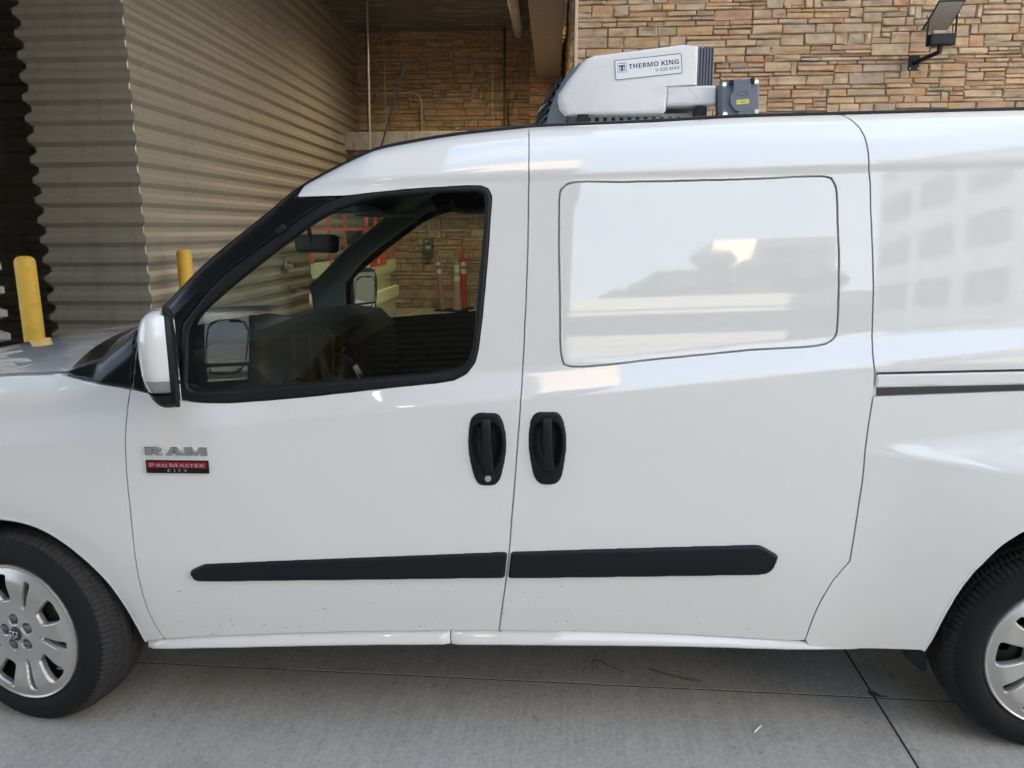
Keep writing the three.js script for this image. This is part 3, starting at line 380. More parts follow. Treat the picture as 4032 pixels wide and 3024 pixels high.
  sillBot: [[-1.237,0.246],[-1.201,0.251],[-1.166,0.254],[-1.132,0.257],[-1.097,0.26],[-1.063,0.262],[-1.028,0.264],[-0.994,0.266],[-0.96,0.268],[-0.926,0.27],[-0.892,0.272],[-0.859,0.274],[-0.826,0.275],[-0.794,0.277],[-0.763,0.279],[-0.732,0.28],[-0.702,0.281],[-0.673,0.283],[-0.645,0.284],[-0.618,0.285],[-0.592,0.286],[-0.555,0.287],[-0.521,0.289],[-0.489,0.29],[-0.459,0.291],[-0.429,0.291],[-0.399,0.292],[-0.369,0.293],[-0.338,0.294],[-0.305,0.294],[-0.274,0.295],[-0.243,0.295],[-0.211,0.296],[-0.179,0.296],[-0.147,0.297],[-0.114,0.297],[-0.081,0.297],[-0.048,0.298],[-0.016,0.298],[0.016,0.298],[0.048,0.299],[0.078,0.299],[0.111,0.3],[0.143,0.3],[0.175,0.301],[0.206,0.301],[0.238,0.301],[0.269,0.302],[0.3,0.302],[0.331,0.302],[0.362,0.302],[0.393,0.302],[0.425,0.302],[0.458,0.301],[0.49,0.301],[0.522,0.3],[0.554,0.299],[0.586,0.298],[0.619,0.297],[0.652,0.296],[0.685,0.295],[0.719,0.294],[0.749,0.293],[0.78,0.291],[0.812,0.289],[0.844,0.287],[0.876,0.286],[0.907,0.285],[0.939,0.285],[0.969,0.286],[0.999,0.287],[1.029,0.288],[1.059,0.29],[1.088,0.291]],
  railcov: [[0.853,1.128],[1.23,1.144],[1.234,1.098],[0.852,1.089]],
  slot: [[0.85,1.089],[1.234,1.098],[1.235,1.084],[0.851,1.063]],
  handle1: [[-0.177,1.014],[-0.184,1.014],[-0.191,1.015],[-0.199,1.015],[-0.205,1.014],[-0.211,1.012],[-0.217,1.008],[-0.223,1.003],[-0.227,0.997],[-0.229,0.991],[-0.231,0.985],[-0.232,0.978],[-0.233,0.971],[-0.234,0.964],[-0.234,0.957],[-0.235,0.951],[-0.235,0.944],[-0.236,0.938],[-0.236,0.931],[-0.236,0.925],[-0.235,0.918],[-0.235,0.911],[-0.234,0.905],[-0.234,0.898],[-0.233,0.892],[-0.232,0.885],[-0.231,0.878],[-0.23,0.872],[-0.228,0.865],[-0.227,0.858],[-0.225,0.85],[-0.223,0.843],[-0.221,0.836],[-0.219,0.83],[-0.217,0.825],[-0.212,0.816],[-0.205,0.81],[-0.199,0.808],[-0.192,0.807],[-0.185,0.807],[-0.177,0.807],[-0.169,0.808],[-0.161,0.811],[-0.156,0.815],[-0.152,0.821],[-0.148,0.827],[-0.146,0.833],[-0.144,0.839],[-0.142,0.845],[-0.141,0.852],[-0.139,0.859],[-0.138,0.866],[-0.136,0.873],[-0.135,0.879],[-0.134,0.886],[-0.133,0.893],[-0.132,0.9],[-0.131,0.906],[-0.131,0.913],[-0.13,0.919],[-0.13,0.926],[-0.13,0.933],[-0.13,0.939],[-0.131,0.946],[-0.131,0.952],[-0.132,0.959],[-0.133,0.965],[-0.135,0.972],[-0.136,0.979],[-0.138,0.986],[-0.14,0.992],[-0.142,0.997],[-0.146,1.004],[-0.15,1.009],[-0.155,1.012],[-0.162,1.014],[-0.169,1.014]],
  handle2: [[-0.018,1.018],[-0.025,1.018],[-0.032,1.018],[-0.039,1.018],[-0.045,1.016],[-0.051,1.012],[-0.056,1.007],[-0.059,1.001],[-0.062,0.995],[-0.064,0.987],[-0.065,0.979],[-0.066,0.971],[-0.067,0.963],[-0.068,0.957],[-0.068,0.95],[-0.068,0.944],[-0.069,0.937],[-0.068,0.931],[-0.068,0.924],[-0.068,0.917],[-0.067,0.91],[-0.066,0.903],[-0.065,0.895],[-0.064,0.888],[-0.063,0.881],[-0.062,0.874],[-0.06,0.866],[-0.059,0.858],[-0.057,0.85],[-0.055,0.843],[-0.053,0.836],[-0.05,0.83],[-0.044,0.821],[-0.037,0.816],[-0.031,0.813],[-0.023,0.812],[-0.015,0.812],[-0.007,0.812],[0.001,0.814],[0.008,0.816],[0.015,0.822],[0.021,0.831],[0.023,0.837],[0.025,0.844],[0.026,0.851],[0.028,0.859],[0.029,0.867],[0.03,0.875],[0.032,0.882],[0.032,0.889],[0.033,0.896],[0.034,0.904],[0.035,0.911],[0.035,0.918],[0.035,0.925],[0.035,0.932],[0.035,0.938],[0.035,0.945],[0.035,0.951],[0.034,0.958],[0.034,0.964],[0.032,0.971],[0.031,0.978],[0.029,0.985],[0.028,0.992],[0.025,0.998],[0.023,1.003],[0.018,1.011],[0.01,1.017],[0.004,1.018],[-0.003,1.019],[-0.01,1.018]]
};
class Spline { constructor(p) { const n = p.length; this.x = p.map(q => q[0]); this.y = p.map(q => q[1]); const h = [], d = []; for (let i = 0; i < n - 1; i++) { h.push(this.x[i + 1] - this.x[i]); d.push((this.y[i + 1] - this.y[i]) / h[i]); } this.m = this.x.map((_, i) => i === 0 ? d[0] : i === n - 1 ? d[n - 2] : d[i - 1] * d[i] <= 0 ? 0 : 3 * (h[i - 1] + h[i]) / ((2 * h[i] + h[i - 1]) / d[i - 1] + (h[i] + 2 * h[i - 1]) / d[i])); }
  at(v) { const { x, y, m } = this, n = x.length; if (v <= x[0]) return y[0] + m[0] * (v - x[0]); if (v >= x[n - 1]) return y[n - 1] + m[n - 1] * (v - x[n - 1]); let i = 0; while (v > x[i + 1]) i++; const h = x[i + 1] - x[i], t = (v - x[i]) / h, t2 = t * t, t3 = t2 * t; return (2 * t3 - 3 * t2 + 1) * y[i] + (t3 - 2 * t2 + t) * h * m[i] + (-2 * t3 + 3 * t2) * y[i + 1] + (t3 - t2) * h * m[i + 1]; } }
const CL = new Spline([[-2.2,0.7],[-1.66,0.742],[-1.536,0.721],[-1.41,0.668],[-1.333,0.619],[-1.25,0.567],[-1.17,0.541],[-1.06,0.539],[0.0,0.585],[0.625,0.614],[0.743,0.631],[0.85,0.68],[0.97,0.73],[1.27,0.8],[1.6,0.82],[2.3,0.72]]), YT = new Spline([[-2.3132,1.0298],[-1.9616,1.0734],[-1.6424,1.0954],[-1.5736,1.1009],[-1.4582,1.1051],[-1.3859,1.1277],[-1.3237,1.1503],[-1.2756,1.1864],[-1.2265,1.2221],[-1.1518,1.2766],[-1.0093,1.4075],[-0.9099,1.4848],[-0.8138,1.5559],[-0.7335,1.6187],[-0.6629,1.6579],[-0.567,1.7068],[-0.5032,1.7338],[-0.4108,1.7525],[-0.2735,1.7732],[-0.1366,1.7866],[-0.0724,1.7916],[0.0451,1.7951],[0.2249,1.8002],[0.5355,1.812],[0.7794,1.8147],[1.0099,1.8174],[1.2688,1.8198],[1.8,1.823],[2.3,1.81]]);
const yb = x => 1.065 + .105 * x - (x > .84 ? .03 * (x - .84) ** 2 : 0), yu = x => 1.641 + .018 * x;
const TN = 1401, TV = i => -1 + 1.9 * i / (TN - 1), P0 = new Float64Array(TN), P1 = new Float64Array(TN);
{
  const s0 = v => { const main = v > -.6 ? -.05 - .14 * (v + .03) : -.05 + .14 * .57, g = -.055 - .11 * Math.max(0, v - .07), w = ss(-.012, .07, v); return main * (1 - w) + g * w; };
  const s1 = v => -.5 * ss(-.012, .012, v) * (1 - ss(.052, .088, v));
  for (let i = 1; i < TN; i++) { const a = TV(i - 1), b = TV(i); P0[i] = P0[i - 1] + (s0(a) + s0(b)) / 2 * (b - a); P1[i] = P1[i - 1] + (s1(a) + s1(b)) / 2 * (b - a); }
  const look = (T, v) => { const f = (v + 1) / 1.9 * (TN - 1), i = Math.floor(f); return mix(T[i], T[i + 1], f - i); }, a = look(P0, 0), b = look(P1, -.05); for (let i = 0; i < TN; i++) { P0[i] -= a; P1[i] -= b; }
}
const look = (T, v) => { const f = clamp((v + 1) / 1.9 * (TN - 1), 1, TN - 3), i = Math.floor(f), t = f - i, a = T[i - 1], b = T[i], c = T[i + 1], d = T[i + 2]; return b + .5 * t * (c - a + t * (2 * a - 5 * b + 4 * c - d + t * (3 * (b - c) + d - a))); };
const wB = x => .35 + .65 * ss(-.75, -.02, x), Rr = x => .09 + .01 * ss(-1.5, -1.25, x) + .075 * ss(-.8, -.45, x), Rz = x => .05 + .05 * ss(-1.5, -1.25, x) + .03 * ss(-.8, -.45, x);
function Sbase(x, y) { // the near side of the body: z for a point of the side view
  const v = y - yb(x), c = CL.at(x) - y; let z = -.014 + look(P0, v) + wB(x) * look(P1, v);
  const k = .012; z -= .085 * k * Math.log1p(Math.exp(Math.min(40, c / k))) + .22 * Math.max(0, c) ** 2;
  z += .008 * ss(yu(x) - .01, yu(x) + .022, y);
  if (x < -.9) z -= .035 * ((-.9 - x) / .8) ** 2; if (x > 1.2) z -= .01 * ((x - 1.2) / .8) ** 2;
  if (x < -1.8) z -= .9 * (-1.8 - x) ** 2;
  const w = .02 + .045 * ss(.85, 1.3, x); return z + .045 * ss(.80, 1.3, x) * (1 - ss(1.75, 2.2, x)) * (1 - ss(.925 - w, .925 + w, y));
}
function S(x, y) { let z = Sbase(x, y); const R = Rr(x), u = YT.at(x) - y; if (u < R) { const q = Math.min(1, 1 - u / R); z -= Rz(x) * (1 - Math.sqrt(Math.max(0, 1 - q * q))); } return z; }
function sdf(poly, x, y) { // > 0 inside
  let d = 1e9, inside = false; for (let i = 0, j = poly.length - 1; i < poly.length; j = i++) { const [ax, ay] = poly[j], [bx, by] = poly[i], ex = bx - ax, ey = by - ay, wx = x - ax, wy = y - ay, l = ex * ex + ey * ey, t = l ? clamp((wx * ex + wy * ey) / l) : 0, qx = wx - ex * t, qy = wy - ey * t; d = Math.min(d, qx * qx + qy * qy); if ((ay > y) !== (by > y) && x < (bx - ax) * (y - ay) / (by - ay) + ax) inside = !inside; }
  return inside ? Math.sqrt(d) : -Math.sqrt(d);
}
// a sheet cut to an outline, laid on a surface z(x, y), with rolled edges
function sheet({ poly, holes = [], inset = 0, cell = .0065, z = S, lift = 0, roll = .006, R = .006, dome, flange = 0 }) {
  let x0 = 1e9, x1 = -1e9, y0 = 1e9, y1 = -1e9; for (const [x, y] of poly) { x0 = Math.min(x0, x); x1 = Math.max(x1, x); y0 = Math.min(y0, y); y1 = Math.max(y1, y); }
  if (inset < 0) { x0 += inset; x1 -= inset; y0 += inset; y1 -= inset; }
  const nx = Math.ceil((x1 - x0) / cell) + 1, ny = Math.ceil((y1 - y0) / cell) + 1, X = i => x0 + (i - .02) * cell, Y = j => y0 + (j - .02) * cell;
  const D = (x, y) => { let d = sdf(poly, x, y); for (const h of holes) d = Math.min(d, -sdf(h, x, y)); return d - inset; };
  const F = (x, y, d) => { let w = z(x, y) + lift; if (d < R) { const q = Math.min(1, 1 - d / R); w -= roll * (1 - Math.sqrt(Math.max(0, 1 - q * q))); } if (dome) w += dome(x, y, d); return w; };
  const d = new Float64Array((nx + 1) * (ny + 1)); for (let j = 0; j <= ny; j++) for (let i = 0; i <= nx; i++) { let q = D(X(i), Y(j)); if (Math.abs(q) < 1e-7) q = 1e-7; d[j * (nx + 1) + i] = q; }
  const pos = [], nor = [], uv = [], idx = [], rim = [], cache = new Map();
  const vert = (x, y, dd) => { const n = pos.length / 3, zz = F(x, y, dd), e = .0012; const near = dd < R * 1.8 || dome; const f = (a, b) => F(a, b, near ? Math.max(0, D(a, b)) : 1); let gx = (f(x + e, y) - f(x - e, y)) / (2 * e), gy = (f(x, y + e) - f(x, y - e)) / (2 * e); if (dd < e) { gx = clamp(gx, -3, 3); gy = clamp(gy, -3, 3); } const l = Math.hypot(gx, gy, 1); pos.push(x, y, zz); nor.push(-gx / l, -gy / l, 1 / l); uv.push(x, y); return n; };
  const gv = (i, j) => { const k = j * (nx + 1) + i; let v = cache.get(k); if (v === undefined) cache.set(k, v = vert(X(i), Y(j), d[k])); return v; };
  const ev = (i, j, i2, j2) => { const a = j * (nx + 1) + i, b = j2 * (nx + 1) + i2, k = a < b ? a * 1e7 + b + .5 : b * 1e7 + a + .5; let v = cache.get(k); if (v === undefined) { const t = d[a] / (d[a] - d[b]); cache.set(k, v = vert(mix(X(i), X(i2), t), mix(Y(j), Y(j2), t), 0)); } return v; };
  for (let j = 0; j < ny; j++) for (let i = 0; i < nx; i++) {
    const c = [[i, j], [i + 1, j], [i + 1, j + 1], [i, j + 1]], s = c.map(([a, b]) => d[b * (nx + 1) + a]); if (s.every(q => q < 0)) continue;
    const v = []; let ex = -1, en = -1; for (let k = 0; k < 4; k++) { const n = (k + 1) % 4; if (s[k] > 0) v.push(gv(...c[k])); if ((s[k] > 0) !== (s[n] > 0)) { const e = ev(...c[k], ...c[n]); v.push(e); if (s[k] > 0) ex = e; else en = e; } } if (flange && ex >= 0 && en >= 0) rim.push([ex, en]);
    for (let k = 1; k < v.length - 1; k++) idx.push(v[0], v[k], v[k + 1]);
  }
  for (const [a, b] of rim) { const A = pos.slice(3 * a, 3 * a + 3), B = pos.slice(3 * b, 3 * b + 3), dx = B[0] - A[0], dy = B[1] - A[1], l = Math.hypot(dx, dy) || 1, n = pos.length / 3; for (const [p, q] of [[A, 0], [B, 0], [A, 1], [B, 1]]) { pos.push(p[0], p[1], p[2] - q * flange); nor.push(dy / l, -dx / l, 0); uv.push(p[0], p[1]); } idx.push(n, n + 2, n + 1, n + 1, n + 2, n + 3); }
  const g = new THREE.BufferGeometry(); g.setAttribute('position', new THREE.Float32BufferAttribute(pos, 3)); g.setAttribute('normal', new THREE.Float32BufferAttribute(nor, 3)); g.setAttribute('uv', new THREE.Float32BufferAttribute(uv, 2)); g.setIndex(idx); return g;
}
const ZC = -.915;
function flip(g) { g = g.clone(); const p = g.attributes.position, n = g.attributes.normal; for (let i = 0; i < p.count; i++) { p.setZ(i, 2 * ZC - p.getZ(i)); n.setZ(i, -n.getZ(i)); } if (g.index) { const a = g.index.array; for (let i = 0; i < a.length; i += 3) { const t = a[i]; a[i] = a[i + 1]; a[i + 1] = t; } } else { const q = g.toNonIndexed ? g : g; for (const k of Object.keys(q.attributes)) { const at = q.attributes[k], s = at.itemSize; for (let i = 0; i < at.count; i += 3) for (let c = 0; c < s; c++) { const t = at.array[i * s + c]; at.array[i * s + c] = at.array[(i + 1) * s + c]; at.array[(i + 1) * s + c] = t; } } } return g; }
const van = thing('panel_van', 'white refrigerated panel van parked side on across the concrete', 'van', [0, 0, ZC]);
const vp = (name, geo, mat, label, parent = van) => { if (Array.isArray(geo)) geo = merge(geo); return part(parent, name, geo.translate(0, 0, -ZC), mat, label); };
const rev = a => [...a].reverse();
const arc = (cx, cy, r, a0, a1, n = 24) => Array.from({ length: n + 1 }, (_, i) => { const a = mix(a0, a1, i / n) * Math.PI / 180; return [cx + r * Math.cos(a), cy + r * Math.sin(a)]; });
const topLine = (a, b, n = 40) => Array.from({ length: n + 1 }, (_, i) => { const x = mix(a, b, i / n); return [x, YT.at(x) - .004]; });
const HX = -1.638, RX = 1.458, HY = .303;
const [bx, by] = O.eB[0], [rx0] = O.eR[0];
const doorOuter = [O.eF[0], ...O.doorSail.slice(1), ...O.sealBot.slice(1), O.tip[0], ...topLine(-.70, O.eB[0][0]), ...O.eB.slice(1), ...rev(O.eBotF).slice(1), ...rev(O.eF).slice(1, -1)];
const slideOuter = [...O.eB.slice(1), ...O.eBotS.slice(1), ...rev(O.eR2).slice(1), ...rev(O.eR).slice(1, -1), ...topLine(rx0, O.eB[0][0], 20)];
const arcF = [...arc(HX, HY, .365, 150, 90, 14).slice(0, -1), ...O.archF.slice(1)];
const fenderOuter = [[-2.3, .98], ...topLine(-2.25, -1.46, 16), ...O.cowlBot, ...O.eF.slice(1), O.archF[O.archF.length - 1], ...rev(arcF).slice(1), [-2.02, .42], [-2.3, .40]];
const arcR = [...O.archR, ...[105, 95, 85, 75, 65, 55, 45, 35, 25, 15, 5].map(a => { const r = .40 + .052 * ss(60, 115, a) - .03 * ss(40, 5, a); return [RX + r * Math.cos(a * Math.PI / 180), HY + r * Math.sin(a * Math.PI / 180)]; })];
const railHole = [[.853, 1.131], [2.05, 1.165], [2.05, 1.108], [1.6, 1.104], [.851, 1.069]];
const quarterOuter = [...O.eR, ...O.eR2.slice(1), [.76, .297], [.91, .290], O.archR[0], ...arcR.slice(1), [1.90, .33], [2.25, .36], [2.27, 1.0], [2.25, YT.at(2.25) - .004], ...topLine(2.24, rx0 + .004, 30)];
const winHole = O.glass;

// outer skin
const crisp = { R: 1e-6, roll: 0, flange: .011 };
const shrink = (poly, k) => { let cx = 0, cy = 0; for (const q of poly) { cx += q[0] / poly.length; cy += q[1] / poly.length; } return poly.map(([x, y]) => [cx + (x - cx) * k, cy + (y - cy) * k]); };
const hHole1 = shrink(O.handle1, .9), hHole2 = shrink(O.handle2, .9);
const fender = vp('fender', sheet({ poly: fenderOuter, inset: .0019, ...crisp }), M.paint);
const door = grp(van, 'front_door');
vp('door_skin', sheet({ poly: doorOuter, holes: [hHole1], inset: .0019, ...crisp }), M.paint, undefined, door);
const slide = grp(van, 'sliding_door');
const panelHole = O.panel;
vp('door_skin', sheet({ poly: slideOuter, holes: [panelHole, hHole2], inset: .0021, ...crisp }), M.paint, undefined, slide);
vp('blank_window_panel', sheet({ poly: panelHole, inset: .0034, ...crisp, lift: -.0008 }), M.paint, 'flush white blanking panel in place of a window', slide);
const quarter = vp('rear_quarter', sheet({ poly: quarterOuter, holes: [railHole], inset: .0021, ...crisp }), M.paint);
vp('slide_rail_cover', sheet({ poly: [[.8555, 1.127], [2.045, 1.160], [2.045, 1.118], [1.6, 1.112], [.8535, 1.090]], inset: .001, roll: .004, R: .005 }), M.paint, undefined, quarter);
vp('slide_rail', sheet({ poly: railHole, inset: -.045, lift: -.09, cell: .02, R: 1e-6, roll: 0 }), std(.36, .355, .34, .5), 'recessed slot of the sliding door rail', quarter);
// inner skins behind the gaps
vp('inner_frame', [sheet({ poly: slideOuter, holes: [hHole2], inset: -.014, lift: -.017, cell: .025, R: 1e-6, roll: 0 }), sheet({ poly: quarterOuter, holes: [[[.845, 1.15], [2.08, 1.19], [2.08, 1.07], [1.6, 1.065], [.843, 1.028]]], inset: -.006, lift: -.0205, cell: .025, R: 1e-6, roll: 0 }), sheet({ poly: fenderOuter, inset: -.006, lift: -.023, cell: .025, R: 1e-6, roll: 0 })], M.paint);
const doorCardPoly = [...O.eF.slice(0, 1), ...topLine(-1.2, -.073, 40), ...O.eB.slice(1), ...rev(O.eBotF).slice(1), ...rev(O.eF).slice(1, -1)];
const card = sheet({ poly: doorCardPoly, holes: [winHole], inset: 0, lift: -.042, cell: .02, R: 1e-6, roll: 0 });
// black pillar trim, cowl corner, seal and glass
const pillarPoly = [O.tip[0], ...O.sealA.slice(0), ...O.sealL.slice(1), ...rev(O.doorSail).slice(1), ...O.cowlGap.slice(1), ...topLine(-1.19, -.72, 30)];
vp('pillar_trim', sheet({ poly: pillarPoly, inset: .001, lift: -.001 }), M.black, 'glossy black pillar and mirror sail', door);
vp('cowl_trim', sheet({ poly: [...O.cowlBot, ...O.cowlGap.slice(1), ...topLine(-1.2, -1.452, 20)], inset: .0015, lift: -.001 }), M.black);
const sealPoly = [...O.sealBot, ...O.sealA.slice(1), ...O.sealL.slice(1, -1)];
vp('window_seal', sheet({ poly: sealPoly, holes: [winHole], inset: -.001, lift: .004, roll: .010, R: .011, cell: .005 }), M.seal, undefined, door);
const zGlass = (x, y) => Math.min(Sbase(x, y), S(x, y) + .004) - .010;
vp('window_glass', sheet({ poly: winHole, inset: -.008, z: zGlass, cell: .012, R: 1e-6, roll: 0 }), M.glass, undefined, door);
vp('door_card', card, M.interior, undefined, door);
// road specks and scuffs on the lower door
{ const g = []; for (let k = 0; k < 110; k++) { const x = -1.12 + Math.pow(rnd(), 1.6) * 1.7, y = mix(.30, .50, Math.pow(rnd(), 1.8)) + .03 * (x + 1.1), l = rr(.001, .0022), m = rnd() < .25 ? rr(2, 6) : 1; g.push(new THREE.CircleGeometry(l * .7, 7).scale(m, 1, 1).rotateZ(rr(0, 1.2)).translate(x, y, S(x, y) + .0006)); } vp('road_specks', g, std(.30, .27, .23, .9), undefined, door).userData.kind = 'stuff'; }
// clip on the pillar
vp('pillar_clip', rbox(.03, .018, .012, .004).rotateZ(.62).translate(-.745, 1.512, S(-.745, 1.512) + .006), M.plastic, undefined, door);
// wheel arch lips and liners
const lip = (pts, out) => tube(pts.map(([x, y]) => [x, y, S(x, y) - .006]), .0075, 90, 8);
vp('arch_lip', lip(O.archF.map(p => p)), M.paint, undefined, fender).position.set(0, 0, 0);
vp('arch_lip', lip(arcR), M.paint, undefined, quarter).position.set(0, 0, 0);
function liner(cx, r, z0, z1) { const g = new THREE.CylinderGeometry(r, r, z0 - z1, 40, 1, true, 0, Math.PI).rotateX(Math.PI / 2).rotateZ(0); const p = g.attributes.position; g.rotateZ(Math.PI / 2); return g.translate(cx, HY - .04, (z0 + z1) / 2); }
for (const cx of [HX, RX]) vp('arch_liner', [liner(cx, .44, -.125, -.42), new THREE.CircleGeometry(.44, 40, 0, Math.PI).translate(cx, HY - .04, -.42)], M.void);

// sill: a half-round moulding in two lengths
function sillGeo(xa, xb) {
  const top = O.sillTop, bot = O.sillBot, at = (L, x) => { for (let i = 0; i < L.length - 1; i++) if (x <= L[i + 1][0]) return mix(L[i][1], L[i + 1][1], clamp((x - L[i][0]) / (L[i + 1][0] - L[i][0]))); return L[L.length - 1][1]; };
  const nx = Math.ceil((xb - xa) / .02), pos = [], idx = [], uv = [], n = 12;
  for (let i = 0; i <= nx; i++) { const x = mix(xa, xb, i / nx), yt = at(top, x) - .003, y2 = at(bot, x), zt = S(x, at(top, x)), e = Math.min(1, Math.min(x - xa, xb - x) / .006 + .35), h = clamp((yt - y2) / .035) * e; for (let k = 0; k <= n; k++) { const t = k / n, a = t * 2.3, y = yt + (y2 - yt) * Math.min(1, t * 1.12), z = zt - .010 + .014 * h * Math.sin(Math.min(a, 2.3)) - (t > .85 ? (t - .85) * .25 : 0); pos.push(x, y, z); uv.push(x, y); } }
  for (let i = 0; i < nx; i++) for (let k = 0; k < n; k++) { const a = i * (n + 1) + k, b = a + n + 1; idx.push(a, a + 1, b, b, a + 1, b + 1); }
  const g = new THREE.BufferGeometry(); g.setAttribute('position', new THREE.Float32BufferAttribute(pos, 3)); g.setAttribute('uv', new THREE.Float32BufferAttribute(uv, 2)); g.setIndex(idx); g.computeVertexNormals(); return g;
}
vp('sill_cover', sillGeo(-1.247, -.304), M.paint); vp('sill_cover', sillGeo(-.301, .905), M.paint);
vp('underbody', [box(4.3, .04, 1.5, -.05, .385, ZC), box(2.0, .10, 1.2, -.1, .35, ZC)], M.void);

// rubbing strips: ridged black mouldings
function stripGeo(poly, ridge) { return sheet({ poly, inset: 0, lift: .012, roll: .011, R: .010, cell: .005, dome: (x, y, d) => -.05 * Math.max(0, y - ridge(x)) - .10 * Math.max(0, ridge(x) - y) }); }
const ridge = x => .553 + .042 * (x + .1);
vp('rubbing_strip', stripGeo(O.strip1, ridge), M.plastic, undefined, door); vp('rubbing_strip', stripGeo(O.strip2, ridge), M.plastic, undefined, slide);

// door handles: a bowl with a bridge grip
function handle(poly, parent, lock) {
  let cx = 0, cy = 0; for (const p of poly) { cx += p[0] / poly.length; cy += p[1] / poly.length; }
  const h = grp(van, 'door_handle'), z0 = S(cx, cy), rel = g => g.translate(0, 0, -ZC);
  const bowlPoly = poly.map(([x, y]) => [cx + (x - cx) * .80 - .001, cy + .004 + (y - cy) * (y > cy ? .68 : .60)]);
  part(h, 'escutcheon', rel(sheet({ poly, inset: -.001, lift: .006, roll: .008, R: .012, cell: .0035, dome: (x, y) => { const s = sdf(bowlPoly, x, y); return -.032 * ss(-.003, .018, s) * (1 - 0 * y); } })), M.plastic);
  const pts = [[cx - .001, cy + .085, z0 + .006], [cx - .001, cy + .070, z0 + .016], [cx, cy + .02, z0 + .021], [cx + .003, cy - .03, z0 + .021], [cx + .004, cy - .062, z0 + .015], [cx + .004, cy - .072, z0 + .008]];
  const c = new THREE.CatmullRomCurve3(pts.map(p => V3(...p))), pos = [], idx = [], N = 30, K = 14;
  for (let i = 0; i <= N; i++) { const t = i / N, p = c.getPoint(t), w = mix(.0115, .0155, t), th = .007; for (let k = 0; k < K; k++) { const a = k / K * Math.PI * 2, sx = Math.sign(Math.cos(a)) * Math.pow(Math.abs(Math.cos(a)), .5), sz = Math.sign(Math.sin(a)) * Math.pow(Math.abs(Math.sin(a)), .5); pos.push(p.x + sx * w, p.y, p.z + sz * th); } }
  for (let i = 0; i < N; i++) for (let k = 0; k < K; k++) { const a = i * K + k, b = i * K + (k + 1) % K; idx.push(a, a + K, b, b, a + K, b + K); }
  const g = new THREE.BufferGeometry(); g.setAttribute('position', new THREE.Float32BufferAttribute(pos, 3)); g.setIndex(idx); g.computeVertexNormals(); part(h, 'grip', rel(g), M.plastic);
  part(h, 'lock_boss', rel(cyl(.019, .021, .012, 28).rotateX(Math.PI / 2).translate(cx + .002, cy - .085, z0 + .006)), M.plastic);
  part(h, 'lock_cap', rel(cyl(lock ? .0085 : .0095, .0095, .004, 24).rotateX(Math.PI / 2).translate(cx + .002, cy - .085, z0 + .0135)), lock ? std(.55, .56, .56, .35, .7) : M.plastic, lock ? 'round metal key lock' : undefined);
}
handle(O.handle1, door, true); handle(O.handle2, slide, false);

// badge lettering
{
  const b = grp(van, 'badge'); // heavy block capitals, chamfered
  const P = a => a.map(p => new THREE.Vector2(...p)), caps = [
    [[[0, 0], [0, 1], [.82, 1], [1, .86], [1, .54], [.86, .42], [1.06, 0], [.66, 0], [.52, .34], [.40, .34], [.40, 0]], [[.40, .58], [.40, .78], [.62, .78], [.62, .58]], -1.1615, .0515],
    [[[0, 0], [.36, 1], [.80, 1], [1.16, 0], [.74, 0], [.68, .19], [.46, .19], [.40, 0]], [[.50, .40], [.66, .40], [.58, .68]], -1.1035, .0575],
    [[[0, 0], [0, 1], [.46, 1], [.62, .48], [.78, 1], [1.24, 1], [1.24, 0], [.86, 0], [.86, .52], [.70, 0], [.54, 0], [.38, .52], [.38, 0]], null, -1.0445, .0645]];
  for (const [out, hole, x, w] of caps) { const sh = new THREE.Shape(P(out)); if (hole) sh.holes.push(new THREE.Path(P(hole))); const W = Math.max(...out.map(p => p[0])); const g = new THREE.ExtrudeGeometry(sh, { depth: .08, bevelEnabled: true, bevelThickness: .09, bevelSize: .035, bevelOffset: -.03, bevelSegments: 2, steps: 1 }); g.scale(w / W, .0245, .025); part(b, 'letter', g.translate(x, .8835, S(-1.07, .895) + .0025 - ZC), M.chrome); }
  const z = S(-1.07, .85);
  part(b, 'plate', rbox(.184, .0385, .006, .0028, -1.07, .8500, z + .003).translate(0, 0, -ZC), M.black);
  const t = canvasTex(736, 154, (x, w, h) => { x.fillStyle = '#0b0b0c'; x.fillRect(0, 0, w, h); x.fillStyle = '#a3101c'; x.fillRect(14, 12, w - 28, 76); x.fillStyle = '#9aa0a4'; x.textAlign = 'center'; x.textBaseline = 'middle'; const runs = [['P', 66], ['RO', 54], ['M', 66], ['ASTER', 54]]; let tot = 0; for (const [q, n] of runs) { x.font = `bold ${n}px sans-serif`; tot += x.measureText(q).width + 6; } x.textAlign = 'left'; x.textBaseline = 'alphabetic'; x.save(); x.translate(30, 76); x.scale((w - 60) / tot, 1); let cur = 0; for (const [q, n] of runs) { x.font = `bold ${n}px sans-serif`; x.lineWidth = 4; x.strokeStyle = '#3a0a0e'; x.strokeText(q, cur, 0); x.fillText(q, cur, 0); cur += x.measureText(q).width + 6; } x.restore(); x.textAlign = 'center'; x.textBaseline = 'middle'; x.save(); x.translate(w / 2, 121); x.scale(1.5, 1); x.font = '44px sans-serif'; x.fillStyle = '#c8cacc'; ['C', 'I', 'T', 'Y'].forEach((c, i) => x.fillText(c, [-66, -22, 18, 66][i], 0)); x.restore(); });
  part(b, 'plate_face', new THREE.PlaneGeometry(.180, .0355).translate(-1.07, .8500, z + .0066 - ZC), new THREE.MeshStandardMaterial({ map: t, roughness: .35, metalness: .1 }));
}

